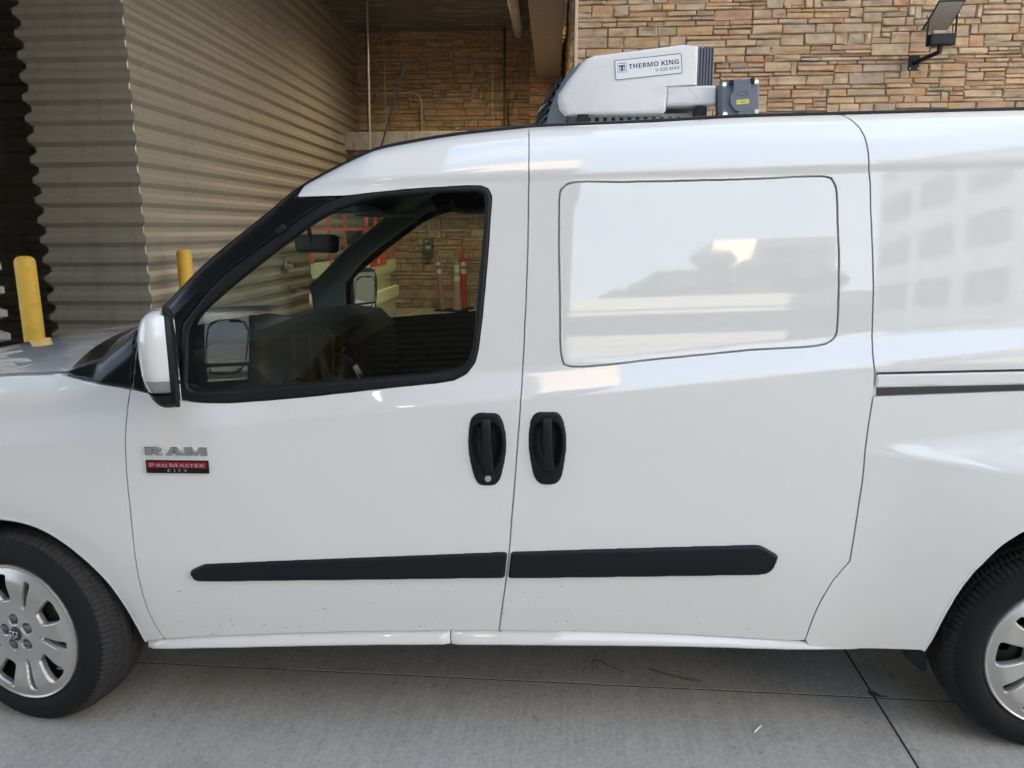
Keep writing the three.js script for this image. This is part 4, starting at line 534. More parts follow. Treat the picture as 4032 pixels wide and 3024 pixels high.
// exterior mirror
function makeMirror() {
  const q = grp(van, 'door_mirror', [-1.005, 1.193, .112 - ZC]); q.rotation.y = .47;
  const shell = (x0, x1, yc, hh, zc, hz, e, front) => { // rounded shell, superellipsoid cut by planes
    const g = new THREE.SphereGeometry(1, 48, 36), p = g.attributes.position; for (let i = 0; i < p.count; i++) { const f = (v, k) => Math.sign(v) * Math.pow(Math.abs(v), k); p.setXYZ(i, f(p.getX(i), e), f(p.getY(i), e * .8), f(p.getZ(i), e * .75)); } g.computeVertexNormals(); return g; };
  const cx = 0, cy = 0, cz = 0;
  // cap: the forward half, painted; the shell tapers towards its foot
  const cap = shell(0, 0, 0, 0, 0, 0, .62), cp = cap.attributes.position;
  for (let i = 0; i < cp.count; i++) { let x = cp.getX(i), y = cp.getY(i), z = cp.getZ(i); const k = y < 0 ? 1 - .30 * y * y : 1 - .10 * y * y; cp.setXYZ(i, (x < 0 ? x * .068 * k : x * .012) , y * .122, z * .115 * k + .012 * y); } cap.computeVertexNormals();
  const cutY = (g, keep) => { const n = g.toNonIndexed(), P = n.attributes.position, out = [], no = [], N = n.attributes.normal; for (let i = 0; i < P.count; i += 3) { const m = (P.getY(i) + P.getY(i + 1) + P.getY(i + 2)) / 3, mx = (P.getX(i) + P.getX(i + 1) + P.getX(i + 2)) / 3; const top = Math.max(P.getY(i), P.getY(i + 1), P.getY(i + 2)); if (keep(top, mx)) for (let k = 0; k < 3; k++) { out.push(P.getX(i + k), P.getY(i + k), P.getZ(i + k)); no.push(N.getX(i + k), N.getY(i + k), N.getZ(i + k)); } } const r = new THREE.BufferGeometry(); r.setAttribute('position', new THREE.Float32BufferAttribute(out, 3)); r.setAttribute('normal', new THREE.Float32BufferAttribute(no, 3)); return r; };
  const put = g => g;
  part(q, 'cap', put(cutY(cap, (y, x) => y > -.045 && x < .004)), M.paint);
  part(q, 'indicator_lens', put(cutY(cap, (y, x) => y <= -.045 && y > -.083 && x < .004)), phy(.42, .40, .38, { roughness: .15, clearcoat: 1, metalness: .6, bumpMap: tex(64, 64, (u, v) => .5 + .5 * Math.sin(u * 60), false, .01), bumpScale: .001 }));
  part(q, 'indicator_bulb', put(new THREE.SphereGeometry(.011, 14, 10).scale(.7, 1, 1).translate(-.046, -.066, .06)), std(.75, .28, .06, .3));
  const hs = cap.clone(), hp = hs.attributes.position; for (let i = 0; i < hp.count; i++) hp.setXYZ(i, hp.getX(i) * (hp.getX(i) > 0 ? 2.1 : .97), hp.getY(i) * (hp.getY(i) < 0 ? 1.12 : 1.005) , hp.getZ(i) * 1.0 + .0); hs.computeVertexNormals();
  part(q, 'housing', put(cutY(hs, (y, x) => x > -.004 ? x < .024 : y <= -.082)), M.plastic);
  part(q, 'mirror_glass', put(rbox(.004, .155, .165, .0015, .0215, .022, 0)), M.mirror); part(q, 'wide_angle_glass', put(rbox(.004, .045, .15, .0015, .0215, -.088, 0)), M.mirror);
  part(q, 'bezel', put(rbox(.012, .235, .19, .004, .013, -.005, 0)), M.plastic);
  part(q, 'stalk', [rbox(.06, .09, .10, .018, -.02, -.07, -.13), rbox(.08, .13, .03, .012, -.03, -.06, -.165)], M.plastic);
  return q;
}
const mirrorPart = makeMirror();

// bonnet, windscreen, roof
function loft(xs, nz, fn, both) { const pos = [], idx = [], uv = [], n = xs.length; for (let i = 0; i < n; i++) for (let k = 0; k <= nz; k++) { const p = fn(xs[i], k / nz); pos.push(...p); uv.push(p[0], p[2]); } for (let i = 0; i < n - 1; i++) for (let k = 0; k < nz; k++) { const a = i * (nz + 1) + k, b = a + nz + 1; idx.push(a, b, a + 1, b, b + 1, a + 1); } const g = new THREE.BufferGeometry(); g.setAttribute('position', new THREE.Float32BufferAttribute(pos, 3)); g.setAttribute('uv', new THREE.Float32BufferAttribute(uv, 2)); g.setIndex(idx); g.computeVertexNormals(); return g; }
const lin = (a, b, n) => Array.from({ length: n + 1 }, (_, i) => mix(a, b, i / n));
const edgeZ = x => Sbase(x, YT.at(x)) - Rz(x);
const roofY = (x, t) => YT.at(x) - .003 + .035 * (1 - (2 * t - 1) ** 2) * ss(-.78, -.3, x);
vp('roof', loft(lin(-.74, 2.25, 80), 30, (x, t) => { const a = edgeZ(x) - .002, b = 2 * ZC - a; return [x - .10 * (1 - (2 * t - 1) ** 2) * (1 - ss(-.74, -.45, x)), roofY(x, t), mix(a, b, t)]; }), M.paint);
vp('headliner', loft(lin(-.72, -.02, 20), 12, (x, t) => { const a = edgeZ(x) - .03, b = 2 * ZC - a; return [x - .08 * (1 - (2 * t - 1) ** 2) * (1 - ss(-.74, -.45, x)), roofY(x, t) - .045, mix(a, b, t)]; }), M.headliner);
const wsX = lin(-1.36, -.72, 24);
vp('windscreen', loft(wsX, 24, (x, t) => { const a = edgeZ(x) - .012, b = 2 * ZC - a, c = 1 - (2 * t - 1) ** 2; return [x - .15 * c, YT.at(x) - .004 + .045 * c, mix(a, b, t)]; }), M.windshield);
vp('windscreen_border', [loft(lin(-1.42, -1.335, 4), 24, (x, t) => { const a = edgeZ(x) - .004, b = 2 * ZC - a, c = 1 - (2 * t - 1) ** 2; return [x - .152 * c, YT.at(x) - .001 + .045 * c, mix(a, b, t)]; })], M.black);
vp('bonnet', loft(lin(-2.42, -1.375, 40), 40, (x, t) => { const xe = Math.min(x, -1.455), a = Sbase(xe, YT.at(xe)) - Rz(xe) + .004, b = 2 * ZC - a, c = 1 - (2 * t - 1) ** 2, e = Math.pow(c, .8); return [x - .12 * c, YT.at(Math.max(-2.28, xe)) + .001 + .018 * e * (.35 + .65 * ss(-2.42, -1.6, x)) - Math.max(0, -1.85 - x) ** 2 * .35, mix(a, b, t)]; }), M.paint);
vp('roof_moulding', [tube(lin(-1.20, 2.24, 60).map(x => [x, YT.at(x) - .001, edgeZ(x) + .001]), .0085, 200, 8)], M.seal);
vp('front_bumper', [rbox(.34, .66, 1.52, .13, -2.29, .56, ZC, 6)], M.paint); vp('bumper_insert', rbox(.06, .16, 1.2, .03, -2.45, .42, ZC), M.plastic); for (const s of [1, -1]) vp('headlight', rbox(.26, .16, .2, .07, -2.26, .93, ZC + s * .62, 5), phy(.5, .5, .5, { roughness: .1, clearcoat: 1, metalness: .4 })); vp('rear_doors', [rbox(.05, 1.40, 1.52, .02, 2.25, 1.02, ZC)], M.paint);
vp('bulkhead', box(.03, 1.38, 1.55, .06, 1.03, ZC), M.interior);

// far side, the same panels in mirror image
{
  const far = grp(van, 'far_side'); const fp = (n, g, m) => part(far, n, flip(g).translate(0, 0, -ZC), m);
  fp('fender', sheet({ poly: fenderOuter, cell: .03 }), M.paint); fp('door_skin', sheet({ poly: doorOuter, cell: .02 }), M.paint); fp('sliding_door', sheet({ poly: slideOuter, cell: .03 }), M.paint); fp('rear_quarter', sheet({ poly: quarterOuter, cell: .03 }), M.paint);
  fp('pillar_trim', sheet({ poly: pillarPoly, cell: .015 }), M.black); fp('window_seal', sheet({ poly: sealPoly, holes: [winHole], lift: .003, cell: .01 }), M.seal);
  fp('window_glass', sheet({ poly: winHole, inset: -.006, z: zGlass, cell: .03, R: 1e-6, roll: 0 }), M.glass);
  fp('door_card', sheet({ poly: doorCardPoly, holes: [winHole], lift: -.03, cell: .015, R: 1e-6, roll: 0 }), M.interior);
  fp('pillar_cover', sheet({ poly: [[-1.20, 1.06], ...topLine(-1.19, -.60, 30), [-.56, 1.615], ...O.sealA.map(([x, y]) => [x + .012, y - .005]), [-1.03, 1.06]], lift: -.055, cell: .012, R: .02, roll: .02 }), M.trimGrey);
  fp('sill_cover', sillGeo(-1.247, .905), M.paint);
  const fm = grp(van, 'door_mirror', [-1.005, 1.193, ZC - .112]); fm.rotation.y = -.47; for (const c of mirrorPart.children) part(fm, c.name, flip(c.geometry).translate(0, 0, -2 * ZC), c.material);
}
// cab interior
{
  const cab = grp(van, 'cab_interior'); const cp = (n, g, m) => { if (Array.isArray(g)) g = merge(g); return part(cab, n, g.translate(0, 0, -ZC), m); };
  const sh = new THREE.Shape([[-1.36, 1.03], [-1.15, 1.115], [-1.0, 1.135], [-.86, 1.12], [-.80, 1.06], [-.78, .85], [-.9, .6], [-1.36, .6]].map(p => new THREE.Vector2(...p)));
  cp('dashboard', new THREE.ExtrudeGeometry(sh, { depth: 1.58, bevelEnabled: true, bevelSize: .015, bevelThickness: .02, bevelSegments: 3 }).translate(0, 0, ZC - .79), M.interior);
  const bn = new THREE.Shape(); bn.moveTo(-.98, 1.10); bn.quadraticCurveTo(-.86, 1.205, -.70, 1.205); bn.lineTo(-.685, 1.19); bn.quadraticCurveTo(-.76, 1.12, -.80, 1.04); bn.lineTo(-.98, 1.04);
  cp('instrument_hood', new THREE.ExtrudeGeometry(bn, { depth: .34, bevelEnabled: true, bevelSize: .012, bevelThickness: .02, bevelSegments: 3 }).translate(0, 0, -.63), M.interior);
  cp('instruments', box(.02, .10, .28, -.785, 1.12, -.46).rotateZ(0), M.void);
  const sw = grp(van, 'steering_wheel', [-.685, 1.03, -.45 - ZC]); sw.rotation.set(0, 0, -1.12);
  part(sw, 'rim', new THREE.TorusGeometry(.185, .0155, 14, 60).rotateX(Math.PI / 2), M.rubber);
  part(sw, 'hub', new THREE.SphereGeometry(.085, 24, 16).scale(1, .42, 1.05), M.plastic); part(sw, 'spokes', [rbox(.05, .02, .32, .008, 0, -.005, 0), rbox(.17, .02, .05, .008, .09, -.005, 0)], std(.10, .10, .11, .4, .4));
  part(sw, 'hub_emblem', rbox(.05, .006, .05, .003, 0, .036, 0), M.chrome);
  cp('column', rod([-.70, 1.03, -.45], [-.95, .90, -.45], .045, 16), M.plastic);
  
  const im = grp(van, 'interior_mirror', [-.895, 1.46, -.86 - ZC]); im.rotation.set(0, .12, -.06); part(im, 'shell', rbox(.05, .068, .24, .02, 0, 0, 0), M.dark); part(im, 'glass', rbox(.004, .056, .22, .002, .025, 0, 0), M.mirror); part(im, 'stem', rod([-.02, .0, 0], [-.05, .10, 0], .008), M.dark); im.rotation.y = .9;
  cp('sun_visor', [rbox(.20, .022, .34, .01, -.70, 1.575, -.52).rotateZ(0)], M.headliner); cp('sun_visor', rbox(.20, .022, .34, .01, -.72, 1.575, -1.30), M.headliner); cp('visor_label', box(.09, .002, .06, -.68, 1.5625, -.56), std(.5, .5, .45)); cp('grab_handle', tube([[-.48, 1.64, -1.60], [-.46, 1.60, -1.58], [-.30, 1.60, -1.58], [-.28, 1.64, -1.60]], .012), M.headliner);
  for (const z of [-.5, -1.33]) { const s = grp(van, 'seat', [-.08, .45, z - ZC]); part(s, 'cushion', rbox(.48, .16, .48, .05, -.26, .18, 0), M.dark); part(s, 'backrest', rbox(.14, .62, .46, .05, .02, .50, 0), M.dark); }
  cp('floor', box(1.5, .03, 1.6, -.65, .42, ZC), M.void);
}
// aerial
vp('aerial', [rod([-.655, 1.78, -.9], [-.54, 2.115, -.9], .0032, 8), new THREE.SphereGeometry(.0055, 10, 8).translate(-.54, 2.115, -.9), rbox(.05, .03, .04, .01, -.66, 1.785, -.9)], M.dark);
vp('mud_flap', sheet({ poly: [[1.03, .30], [1.11, .34], [1.118, .205], [1.105, .205], [1.05, .255]], z: () => -.10, cell: .01 }), M.rubber);

// ------------------------------------------------------------------ wheels
function tyreGeo() { // axis along z, outer sidewall at z = 0, tread towards -z; blocks cut by grooves and sipes
  const prof = []; const W = .215; // [z, r, tread?]
  const side = [[-.016, .212], [-.010, .219], [.000, .229], [.006, .240], [.006, .258], [.001, .274], [-.006, .286], [-.013, .295]];
  for (const p of side) prof.push([...p, 0]);
  const NT_ = 46; for (let i = 0; i <= NT_; i++) { const t = i / NT_, z = mix(-.017, -W + .017, t), crown = .3165 - .016 * Math.pow(Math.abs(2 * t - 1), 3.2); prof.push([z, crown, 1, t]); }
  for (const p of [...side].reverse()) prof.push([-W - p[0] + 0, p[1], 0]);
  const N = 1040, n = prof.length, pos = [], idx = [], uv = [];
  const groove = t => { let g = 0; for (const c of [.19, .38, .62, .81]) { const w = c === .19 || c === .81 ? .016 : .022; g = Math.max(g, 1 - ss(w * .6, w, Math.abs(t - c))); } return g; };
  for (let i = 0; i <= N; i++) { const a = i / N * Math.PI * 2; for (const p of prof) { let r = p[1]; if (p[2]) { const t = p[3], rib = t < .19 ? 0 : t < .38 ? 1 : t < .62 ? 2 : t < .81 ? 3 : 4, pitch = [104, 128, 128, 128, 104][rib], sl = [0, 3, -3, 3, 0][rib]; const ph = ((i / N * pitch + t * sl + rib * .37) % 1 + 1) % 1; const sip = 1 - ss(.14, .24, Math.abs(ph - .5)), deep = (rib === 0 || rib === 4) ? .0045 : .003; r -= .008 * groove(t); if (!(rib === 2 && Math.abs(t - .5) < .05)) r -= deep * sip * (1 - groove(t)); } pos.push(r * Math.cos(a), r * Math.sin(a), p[0]); uv.push(i / N, p[0]); } }
  const idx2 = []; for (let i = 0; i < N; i++) for (let k = 0; k < n - 1; k++) { const a = i * n + k, b = a + n; (prof[k][2] && prof[k + 1][2] ? idx2 : idx).push(a, a + 1, b, b, a + 1, b + 1); }
  const g = new THREE.BufferGeometry(); g.setAttribute('position', new THREE.Float32BufferAttribute(pos, 3)); g.setAttribute('uv', new THREE.Float32BufferAttribute(uv, 2)); g.setIndex([...idx, ...idx2]); g.computeVertexNormals(); g.setIndex(idx);
  // flattened where it carries the load
  const P = g.attributes.position; for (let i = 0; i < P.count; i++) if (P.getY(i) < -.3015) P.setY(i, -.3015 + (P.getY(i) + .3015) * .08);
  const h = g.clone(); h.setIndex(idx2); return [g, h];
}
const [TYRE, TREAD] = tyreGeo(), RC = .221, rot = -4 * Math.PI / 180;
const polar = (r, a) => [r * Math.cos(a), r * Math.sin(a)];
const slots = [], petals = [];
const rounded = (pts, r = .3) => { let q = pts; for (let k = 0; k < 2; k++) { const o = []; for (let i = 0; i < q.length; i++) { const a = q[i], b = q[(i + 1) % q.length]; o.push([mix(a[0], b[0], .15), mix(a[1], b[1], .15)], [mix(a[0], b[0], .85), mix(a[1], b[1], .85)]); } q = o; } return q; };
for (let k = 0; k < 5; k++) {
  const a = rot + k * 72 * Math.PI / 180, c = a + 36 * Math.PI / 180;
  const loc = (ang, pts) => pts.map(([r, t]) => [r * Math.cos(ang) - t * Math.sin(ang), r * Math.sin(ang) + t * Math.cos(ang)]);
  slots.push(rounded(loc(a, [[.092, -.005], [.13, -.008], [.186, -.013], [.188, .013], [.13, .008], [.092, .005]])));
  slots.push(rounded(loc(c, [[.108, -.018], [.135, -.026], [.185, -.036], [.190, -.018], [.191, .018], [.185, .036], [.135, .026], [.108, .018]])));
  petals.push(rounded(loc(a + .55, [[.031, -.012], [.045, -.017], [.058, -.012], [.062, 0], [.058, .012], [.045, .017], [.031, .012]])));
}
const coverZ = (x, y) => { const r = Math.hypot(x, y); let z = -.004 + .016 * ss(.0, .05, .221 - r) - .010 * ss(.165, .09, r) * 1 + .0; z += .004 * ss(.075, .035, r); z -= .004 * ss(.19, .183, r) * 0; return z + .006 * ss(.211, .219, r); };
const coverGeo = sheet({ poly: arc(0, 0, RC, 0, 360, 120).slice(0, -1), holes: [...slots, ...petals], z: coverZ, cell: .0026, R: .0045, roll: .011 });
const slotWall = merge([...slots, ...petals].map(p => { const pos = []; for (let i = 0; i < p.length; i++) { const a = p[i], b = p[(i + 1) % p.length], za = coverZ(...a) - .011, zb = coverZ(...b) - .011; pos.push(a[0], a[1], za, b[0], b[1], zb, a[0], a[1], za - .012, b[0], b[1], zb, b[0], b[1], zb - .012, a[0], a[1], za - .012); } const g = new THREE.BufferGeometry(); g.setAttribute('position', new THREE.Float32BufferAttribute(pos, 3)); g.computeVertexNormals(); return g; }));
const discHoles = []; for (let k = 0; k < 10; k++) discHoles.push(arc(...polar(.145, rot + (k + .5) * 36 * Math.PI / 180 - .31 + .0), .017, 0, 360, 20).slice(0, -1));
const discGeo = sheet({ poly: arc(0, 0, .198, 0, 360, 80).slice(0, -1), holes: discHoles, z: (x, y) => -.040 - .02 * ss(.12, .19, Math.hypot(x, y)), cell: .006, R: .004, roll: .006 });
const capGeo = new THREE.LatheGeometry([[0, .006], [.012, .0055], [.021, .003], [.024, -.004], [.024, -.02]].map(p => new THREE.Vector2(...p)).reverse(), 40).rotateX(Math.PI / 2).translate(0, 0, .007);
function emblem() { // horned relief on the centre cap
  const L = []; for (const s of [-1, 1]) L.push(tube([[0, .004, 0], [s * .005, .011, .001], [s * .0125, .009, .001], [s * .0135, 0, 0], [s * .008, -.006, .001], [s * .006, -.001, .001]], .0022, 24, 6)); L.push(tube([[0, .008, 0], [0, 0, .002], [0, -.013, 0]], .0034, 12, 8)); return merge(L).translate(0, 0, .0135);
}
const EMB = emblem();
function wheel(x, z, side, steer) {
  const w = grp(van, 'wheel', [x, HY, z - ZC]); w.rotation.y = steer + (side < 0 ? Math.PI : 0);
  part(w, 'tyre', TYRE, M.rubber); part(w, 'tread', TREAD, M.tread); part(w, 'wheel_cover', coverGeo, M.silver); part(w, 'slot_edges', slotWall, M.silver); part(w, 'steel_disc', discGeo, M.steel);
  part(w, 'rim_barrel', [new THREE.CylinderGeometry(.214, .214, .19, 60, 1, true).rotateX(Math.PI / 2).translate(0, 0, -.105), new THREE.CircleGeometry(.204, 48).translate(0, 0, -.11)], M.steel);
  part(w, 'centre_cap', capGeo, M.steel); part(w, 'cap_emblem', EMB, M.chrome); part(w, 'valve', rod([.135, -.118, -.03], [.122, -.104, -.012], .0045, 10), M.chrome);
  part(w, 'lug_nuts', petals.map((p, i) => { let cx = 0, cy = 0; for (const q of p) { cx += q[0] / p.length; cy += q[1] / p.length; } return new THREE.SphereGeometry(.0145, 14, 10).translate(cx, cy, -.006); }), std(.10, .11, .115, .45, .3));
}
wheel(HX, -.036, 1, -.22); wheel(RX, -.034, 1, 0); wheel(HX, 2 * ZC + .036, -1, -.22); wheel(RX, 2 * ZC + .034, -1, 0);

// ------------------------------------------------------------------ roof refrigeration unit
{
  const U = grp(van, 'refrigeration_unit', [0, 0, -ZC]); // geometry below in van coordinates
  const zn = -.42, zf = -1.40, zm = (zn + zf) / 2, hw = (zn - zf) / 2;
  function shell(prof, front, bev, za = zn, zb = zf) { // profile swept across the roof; the front bows forward in plan
    const N = 26, n = prof.length, pos = [], idx = []; let cx = 0, cy = 0; for (const p of prof) { cx += p[0] / n; cy += p[1] / n; }
    const zs = [0, .004, .010, .018, .03]; for (let i = 1; i < N; i++) zs.push(.03 + (za - zb - .06) * i / N); for (const q of [.03, .018, .010, .004, 0]) zs.push(za - zb - q);
    for (const s of zs) { const z = za - s, e = Math.min(s, za - zb - s), k = e < bev ? bev * (1 - Math.sqrt(1 - (1 - e / bev) ** 2)) : 0, b = 1 - ((z - zm) / hw) ** 2; prof.forEach((p, i) => { const dx = cx - p[0], dy = cy - p[1], l = Math.hypot(dx, dy); pos.push(p[0] + dx / l * k - front[i] * b, p[1] + dy / l * k, z); }); }
    const m = zs.length; for (let j = 0; j < m - 1; j++) for (let i = 0; i < n; i++) { const a = j * n + i, b = j * n + (i + 1) % n; idx.push(a, a + n, b, b, a + n, b + n); }
    const tri = THREE.ShapeUtils.triangulateShape(prof.map(p => new THREE.Vector2(...p)), []); for (const t of tri) { idx.push(t[0], t[1], t[2]); const o = (m - 1) * n; idx.push(o + t[0], o + t[2], o + t[1]); }
    const g = new THREE.BufferGeometry(); g.setAttribute('position', new THREE.Float32BufferAttribute(pos, 3)); g.setIndex(idx);
    const q = g.toNonIndexed(); q.computeVertexNormals(); return uvm(creased(q));
  }
  function creased(g) { // soft shading below 40 degrees
    const P = g.attributes.position, N = g.attributes.normal, map = new Map(), key = i => [P.getX(i), P.getY(i), P.getZ(i)].map(v => Math.round(v * 2e4)).join(); for (let i = 0; i < P.count; i++) { const k = key(i); if (!map.has(k)) map.set(k, []); map.get(k).push(i); }
    const out = new Float32Array(P.count * 3); for (const L of map.values()) for (const i of L) { let x = 0, y = 0, z = 0; for (const j of L) if (N.getX(i) * N.getX(j) + N.getY(i) * N.getY(j) + N.getZ(i) * N.getZ(j) > .77) { x += N.getX(j); y += N.getY(j); z += N.getZ(j); } const l = Math.hypot(x, y, z) || 1; out.set([x / l, y / l, z / l], i * 3); } g.setAttribute('normal', new THREE.BufferAttribute(out, 3)); return g;
  }
  const prof = [[.040, 1.850], [.328, 1.851], [.334, 1.858], [.338, 1.926], [.424, 1.931], [.424, 2.041], [.38, 2.045], [.25, 2.032], [.118, 2.0185], [.100, 2.012], [.082, 1.995], [.048, 1.952], [.022, 1.915], [.018, 1.895], [.024, 1.868]];
  const fr = prof.map(([x]) => .085 * ss(.26, .02, x));
  part(U, 'housing', shell(prof, fr, .012), M.unit);
  // front grille, darker, bowed in plan
  const gp = [[.03, 1.815], [.05, 1.84], [.03, 1.88], [.05, 1.94], [.10, 2.0], [.085, 2.008], [.04, 1.965], [.008, 1.91], [-.012, 1.855], [-.02, 1.815]];
  part(U, 'front_grille', shell(gp, gp.map(() => .06), .01, zn - .035, zf + .035), M.grey);
  for (let k = 0; k < 6; k++) { const y = 1.965 - k * .024, x = [.038, .022, .008, -.003, -.010, -.016][k]; const pts = []; for (let i = 0; i <= 16; i++) { const z = mix(zn - .05, zf + .05, i / 16), b = 1 - ((z - zm) / hw) ** 2; pts.push([x - .06 * b - .001, y, z]); } part(U, 'grille_slot_shade', tube(pts, .006, 40, 6), M.void); }  // dark beads laid on the grille paint the shade of its slots
  // rear fins
  part(U, 'fin_core', rbox(.05, .108, .93, .004, .449, 1.986, zm), M.grey); for (let k = 0; k < 6; k++) part(U, 'fin', rbox(.0045, .112, .945, .002, .428 + k * .0087, 1.986, zm), M.grey);
  part(U, 'top_lid', [rbox(.13, .02, .78, .006, .40, 2.048, zm), rbox(.075, .012, .5, .004, .428, 2.058, zm)], M.unit);
  part(U, 'lower_cover', uvm(rbox(.150, .056, .976, .010, .408, 1.9015, zm)), M.unit);
  part(U, 'base_tray', [rbox(.42, .028, .86, .006, .25, 1.845, zm)], std(.48, .48, .46, .6)); for (let k = 0; k < 12; k++) part(U, 'drain_slot_shade', box(.011, .011, .004, .105 + k * .025, 1.842, zm + .4315), M.void);  // dark tabs on the tray paint the shade of its drain openings
  part(U, 'scratch', tube([[.398, 1.922, zn - .003], [.412, 1.911, zn - .003], [.418, 1.902, zn - .003], [.426, 1.893, zn - .003]], .0012, 16, 5), std(.22, .20, .17, .9));
  for (const [x, z] of [[.085, zn - .03], [.44, zn - .03], [.085, zf + .05], [.44, zf + .05]]) part(U, 'foot', [rbox(.035, .075, .05, .006, x, 1.833, z)], M.dark);
  const t = canvasTex(1024, 288, (x, w, h) => {
    x.fillStyle = '#e3e4e6'; x.fillRect(0, 0, w, h); x.strokeStyle = '#27304a'; x.lineWidth = 9; x.beginPath(); x.roundRect(8, 8, w - 16, h - 16, 18); x.stroke();
    x.fillStyle = '#f4f5f6'; x.fillRect(46, 62, 132, 122); x.strokeStyle = '#3a4358'; x.lineWidth = 5; x.beginPath(); x.moveTo(46, 62); for (let k = 0; k < 5; k++) { x.lineTo(46 + k * 26.4 + 8, 62); x.lineTo(46 + k * 26.4 + 8, 50); x.lineTo(46 + k * 26.4 + 19, 50); x.lineTo(46 + k * 26.4 + 19, 62); } x.lineTo(178, 62); x.lineTo(178, 184); x.lineTo(46, 184); x.closePath(); x.stroke();
    x.fillStyle = '#1c2748'; x.fillRect(60, 80, 104, 24); x.fillRect(98, 80, 28, 90); x.fillStyle = '#2f78c4'; x.fillRect(60, 114, 30, 26); x.fillRect(60, 146, 14, 24); x.fillRect(80, 146, 12, 24); x.fillRect(134, 112, 12, 58); x.fillRect(148, 112, 16, 22); x.fillRect(150, 144, 14, 26);
    x.fillStyle = '#232c4c'; x.font = 'bold 92px sans-serif'; x.textBaseline = 'alphabetic'; const fit = (s, x0, x1, y) => { const m = x.measureText(s).width; x.save(); x.translate(x0, y); x.scale((x1 - x0) / m, 1); x.fillText(s, 0, 0); x.restore(); }; fit('THERMO KING', 214, 984, 146);
    x.fillStyle = '#7a7f88'; x.font = 'bold 66px sans-serif'; fit('V-320 MAX', 612, 986, 222);
  });
  const dec = new THREE.PlaneGeometry(.200, .058); part(U, 'name_decal', dec.rotateZ(.085).translate(.277, 1.983, zn + .0015), new THREE.MeshStandardMaterial({ map: t, roughness: .4 }));
  // power inlet box beside the unit
  const B = grp(van, 'power_inlet_box', [.547, 1.886, -.40 - ZC]); B.rotation.z = .07;
  part(B, 'back_box', rbox(.112, .10, .06, .006, -.004, -.002, -.035), M.grey); part(B, 'face_plate', rbox(.112, .104, .016, .007, 0, 0, 0), M.grey);
  part(B, 'round_cover', [cyl(.036, .036, .014, 40).rotateX(Math.PI / 2).translate(.004, -.004, .013), rbox(.052, .05, .012, .003, .004, .026, .0125)], M.grey);
  part(B, 'hinge', [rbox(.012, .014, .02, .003, -.026, .045, .012), rbox(.012, .014, .02, .003, .034, .045, .012)], M.dark); part(B, 'latch', rbox(.034, .012, .02, .003, .006, -.046, .014), M.grey);
  for (const [x, y] of [[-.046, .042], [.046, .042], [-.046, -.042], [.046, -.042]]) part(B, 'screw', [cyl(.0055, .0055, .004, 14).rotateX(Math.PI / 2).translate(x, y, .0095), new THREE.TorusGeometry(.007, .0012, 6, 18).translate(x, y, .008)], M.chrome);
  const yt = canvasTex(256, 96, (x, w, h) => { x.fillStyle = '#d8cf62'; x.fillRect(0, 0, w, h); x.fillStyle = '#3a3a22'; x.font = 'bold 22px sans-serif'; x.fillText('30A   125V', 72, 30); x.fillRect(84, 42, 92, 6); x.fillRect(78, 56, 104, 6); x.fillRect(90, 70, 80, 6); x.beginPath(); x.arc(46, 54, 11, 0, 7); x.fill(); x.fillRect(200, 44, 20, 18); });
  part(B, 'rating_label', new THREE.PlaneGeometry(.036, .0125).translate(.004, -.012, .0205), new THREE.MeshStandardMaterial({ map: yt, roughness: .5 }));
  part(B, 'raised_oval', new THREE.TorusGeometry(.014, .0011, 6, 32).scale(1.15, .42, 1).translate(.004, .012, .0205), M.grey); part(B, 'sealant', new THREE.SphereGeometry(.012, 10, 8).scale(1, .7, .8).translate(.004, -.057, .012), std(.6, .57, .5, .8)); part(B, 'cable', tube([[-.05, -.04, -.03], [-.08, -.055, -.04], [-.12, -.062, -.05]], .012, 20, 8), M.dark);
}

// ------------------------------------------------------------------ across the yard: what the paint and glass mirror
{
  const b = thing('office_block', 'grey concrete office block with bands of dark windows across the yard', 'building', [16, 0, 26]);
  part(b, 'wall', box(14, 24, 26, 7, 12, 0), std(.68, .63, .56, .85));
  const pane = phy(.025, .032, .036, { roughness: .3, specularIntensity: .25 }), pg = box(.3, 1.75, 2.7);
  for (let f = 0; f < 7; f++) for (let k = 0; k < 6; k++) part(b, 'window', pg.clone().translate(-.06, 3.0 + f * 3.1, -10.6 + k * 4.25), pane);
}
{
  const b = thing('low_building', 'sunlit cream low building beyond the yard', 'building', [13.6, 0, 50]);
  part(b, 'wall', box(8, 9.5, 6, 0, 4.75, 3), std(.62, .54, .40, .85)); for (let k = 0; k < 3; k++) part(b, 'window', box(4.2, .9, .3, 1.4, 5.2 + k * 1.5, -.02), std(.08, .09, .1, .2)); part(b, 'window', box(.5, 4.5, .3, 2.2, 6, -.05), std(.62, .54, .40, .85));
}
{
  const b = thing('parking_deck', 'long low concrete parking deck beyond the yard', 'building', [6, 0, 40]);
  part(b, 'parapet', [box(40, .9, .4, 4, 3.25, 0), box(40, .4, 8, 4, 2.6, 4)], std(.26, .245, .22, .9)); part(b, 'lower_wall', box(40, .8, .4, 4, .4, .1), std(.22, .21, .19, .9)); part(b, 'rear_wall', box(40, 2.5, .3, 4, 1.25, 7.5), std(.2, .19, .18, .9));
}
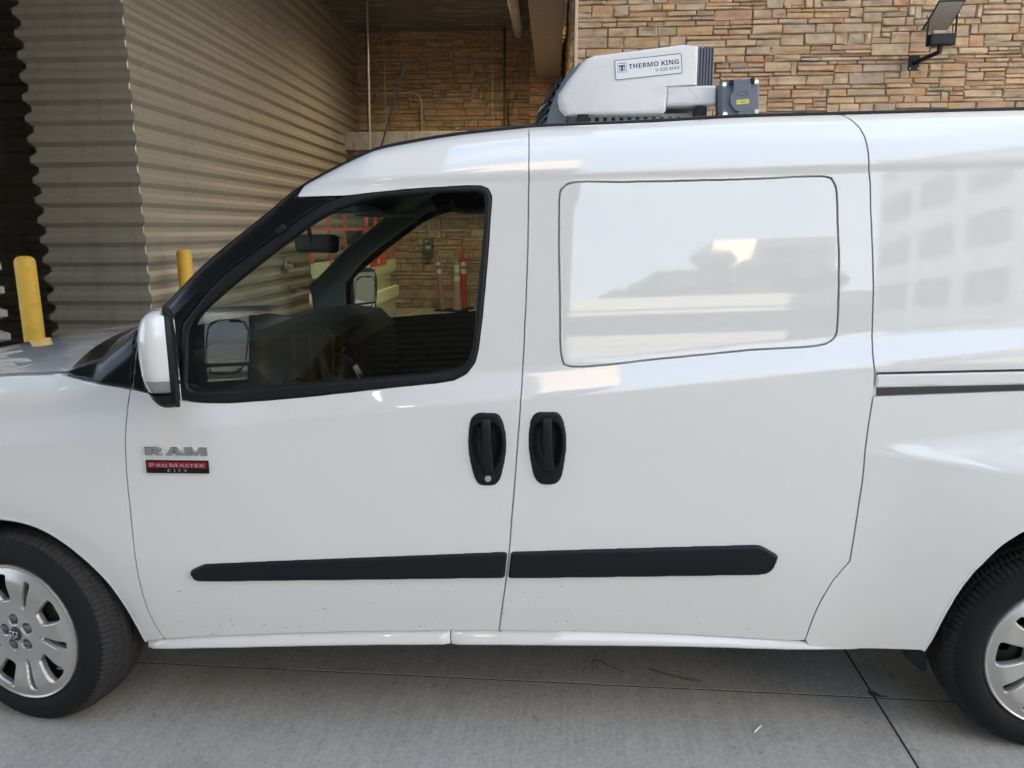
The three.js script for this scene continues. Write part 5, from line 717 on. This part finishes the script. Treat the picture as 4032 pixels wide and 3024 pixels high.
// trees over the deck
{
  const leafM = [std(.055, .075, .035, .8), std(.075, .095, .045, .8), std(.042, .06, .03, .8)], bark = std(.09, .07, .05, .95);
  const lg = new THREE.BufferGeometry(); lg.setAttribute('position', new THREE.Float32BufferAttribute([-.16, 0, 0, .16, 0, .02, 0, .34, 0, -.16, 0, 0, 0, -.3, .03, .16, 0, .02], 3)); lg.computeVertexNormals();
  [[4.2, 48, 6.4, 'round tree between the smallest and the tallest tree behind the deck'], [8.2, 47, 8.6, 'tallest tree above the parking deck beside the cream building'], [1.0, 50, 5.2, 'smallest tree above the parking deck'], [11.2, 45.5, 7.0, 'tree in front of the cream building'], [6.2, 49, 7.4, 'leaning tree just beside the tallest tree'], [14.6, 46, 6.2, 'low tree at the corner of the office block'], [9.8, 48.5, 7.8, 'dense tree crowding the cream building']].forEach(([x, z, h, label], n) => {
    const t = thing('tree', label, 'tree', [x, 0, z], 0, 'trees beyond the parking deck'); const limbs = [rod([0, 0, 0], [0, h * .55, 0], .16, 10)]; const cl = [];
    for (let k = 0; k < 14; k++) { const a = k * 2.4 + n, r = rr(.3, 2.2), y = h * rr(.42, .9) - r * .25; limbs.push(rod([0, h * .42, 0], [r * Math.cos(a), y, r * Math.sin(a)], .05, 6)); cl.push([r * Math.cos(a), y, r * Math.sin(a), rr(.5, 1.1)]); }
    part(t, 'trunk', limbs, bark);
    const crown = [[], [], []]; for (const c of cl) for (let k = 0; k < 130; k++) { const u = rr(-1, 1), a = rr(0, 6.283), q = Math.sqrt(1 - u * u), r = c[3] * Math.cbrt(rnd()); crown[k % 3].push(lg.clone().rotateX(rr(0, 6)).rotateY(rr(0, 6)).translate(c[0] + r * q * Math.cos(a), c[1] + r * u * .8, c[2] + r * q * Math.sin(a))); }
    crown.forEach((g, i) => part(t, 'crown', g, leafM[i]));
  });
}
// the ribbed wall goes on along the covered strip beside the yard, with its row of bollards
{
  const w = thing('ribbed_wall', 'long ribbed metal wall under the canopy along the yard', 'wall', [-4.1, 0, 5]);
  part(w, 'cladding', corrGeo([[-4, 0], [0, 0], [0, 9]].reverse(), 0, 5.07), M.corr); part(w, 'core', box(4, 5.07, 8.9, -2.1, 2.535, 4.45), M.core);
  ['first', 'second', 'third', 'fourth', 'fifth', 'sixth'].forEach((n, k) => bollard(-3.35 - k * .06, 6.2 + k * 1.45, n + ' yellow bollard of the row along the canopy wall', 'bollard row along the canopy wall'));
}
{
  const w = thing('ribbed_wall', 'unseen ribbed end wall added so the cab glass mirrors something dark', 'wall', [-2, 0, 14]);
  part(w, 'cladding', corrGeo([[2.1, 0], [-2.1, 0]], 0, 5.07), M.corr); part(w, 'core', box(4.1, 5.07, .3, 0, 2.535, .2), M.core);  // added wall: a dark surface for the cab glass to mirror
}
shade(scene);
renderer.render(scene, camera);
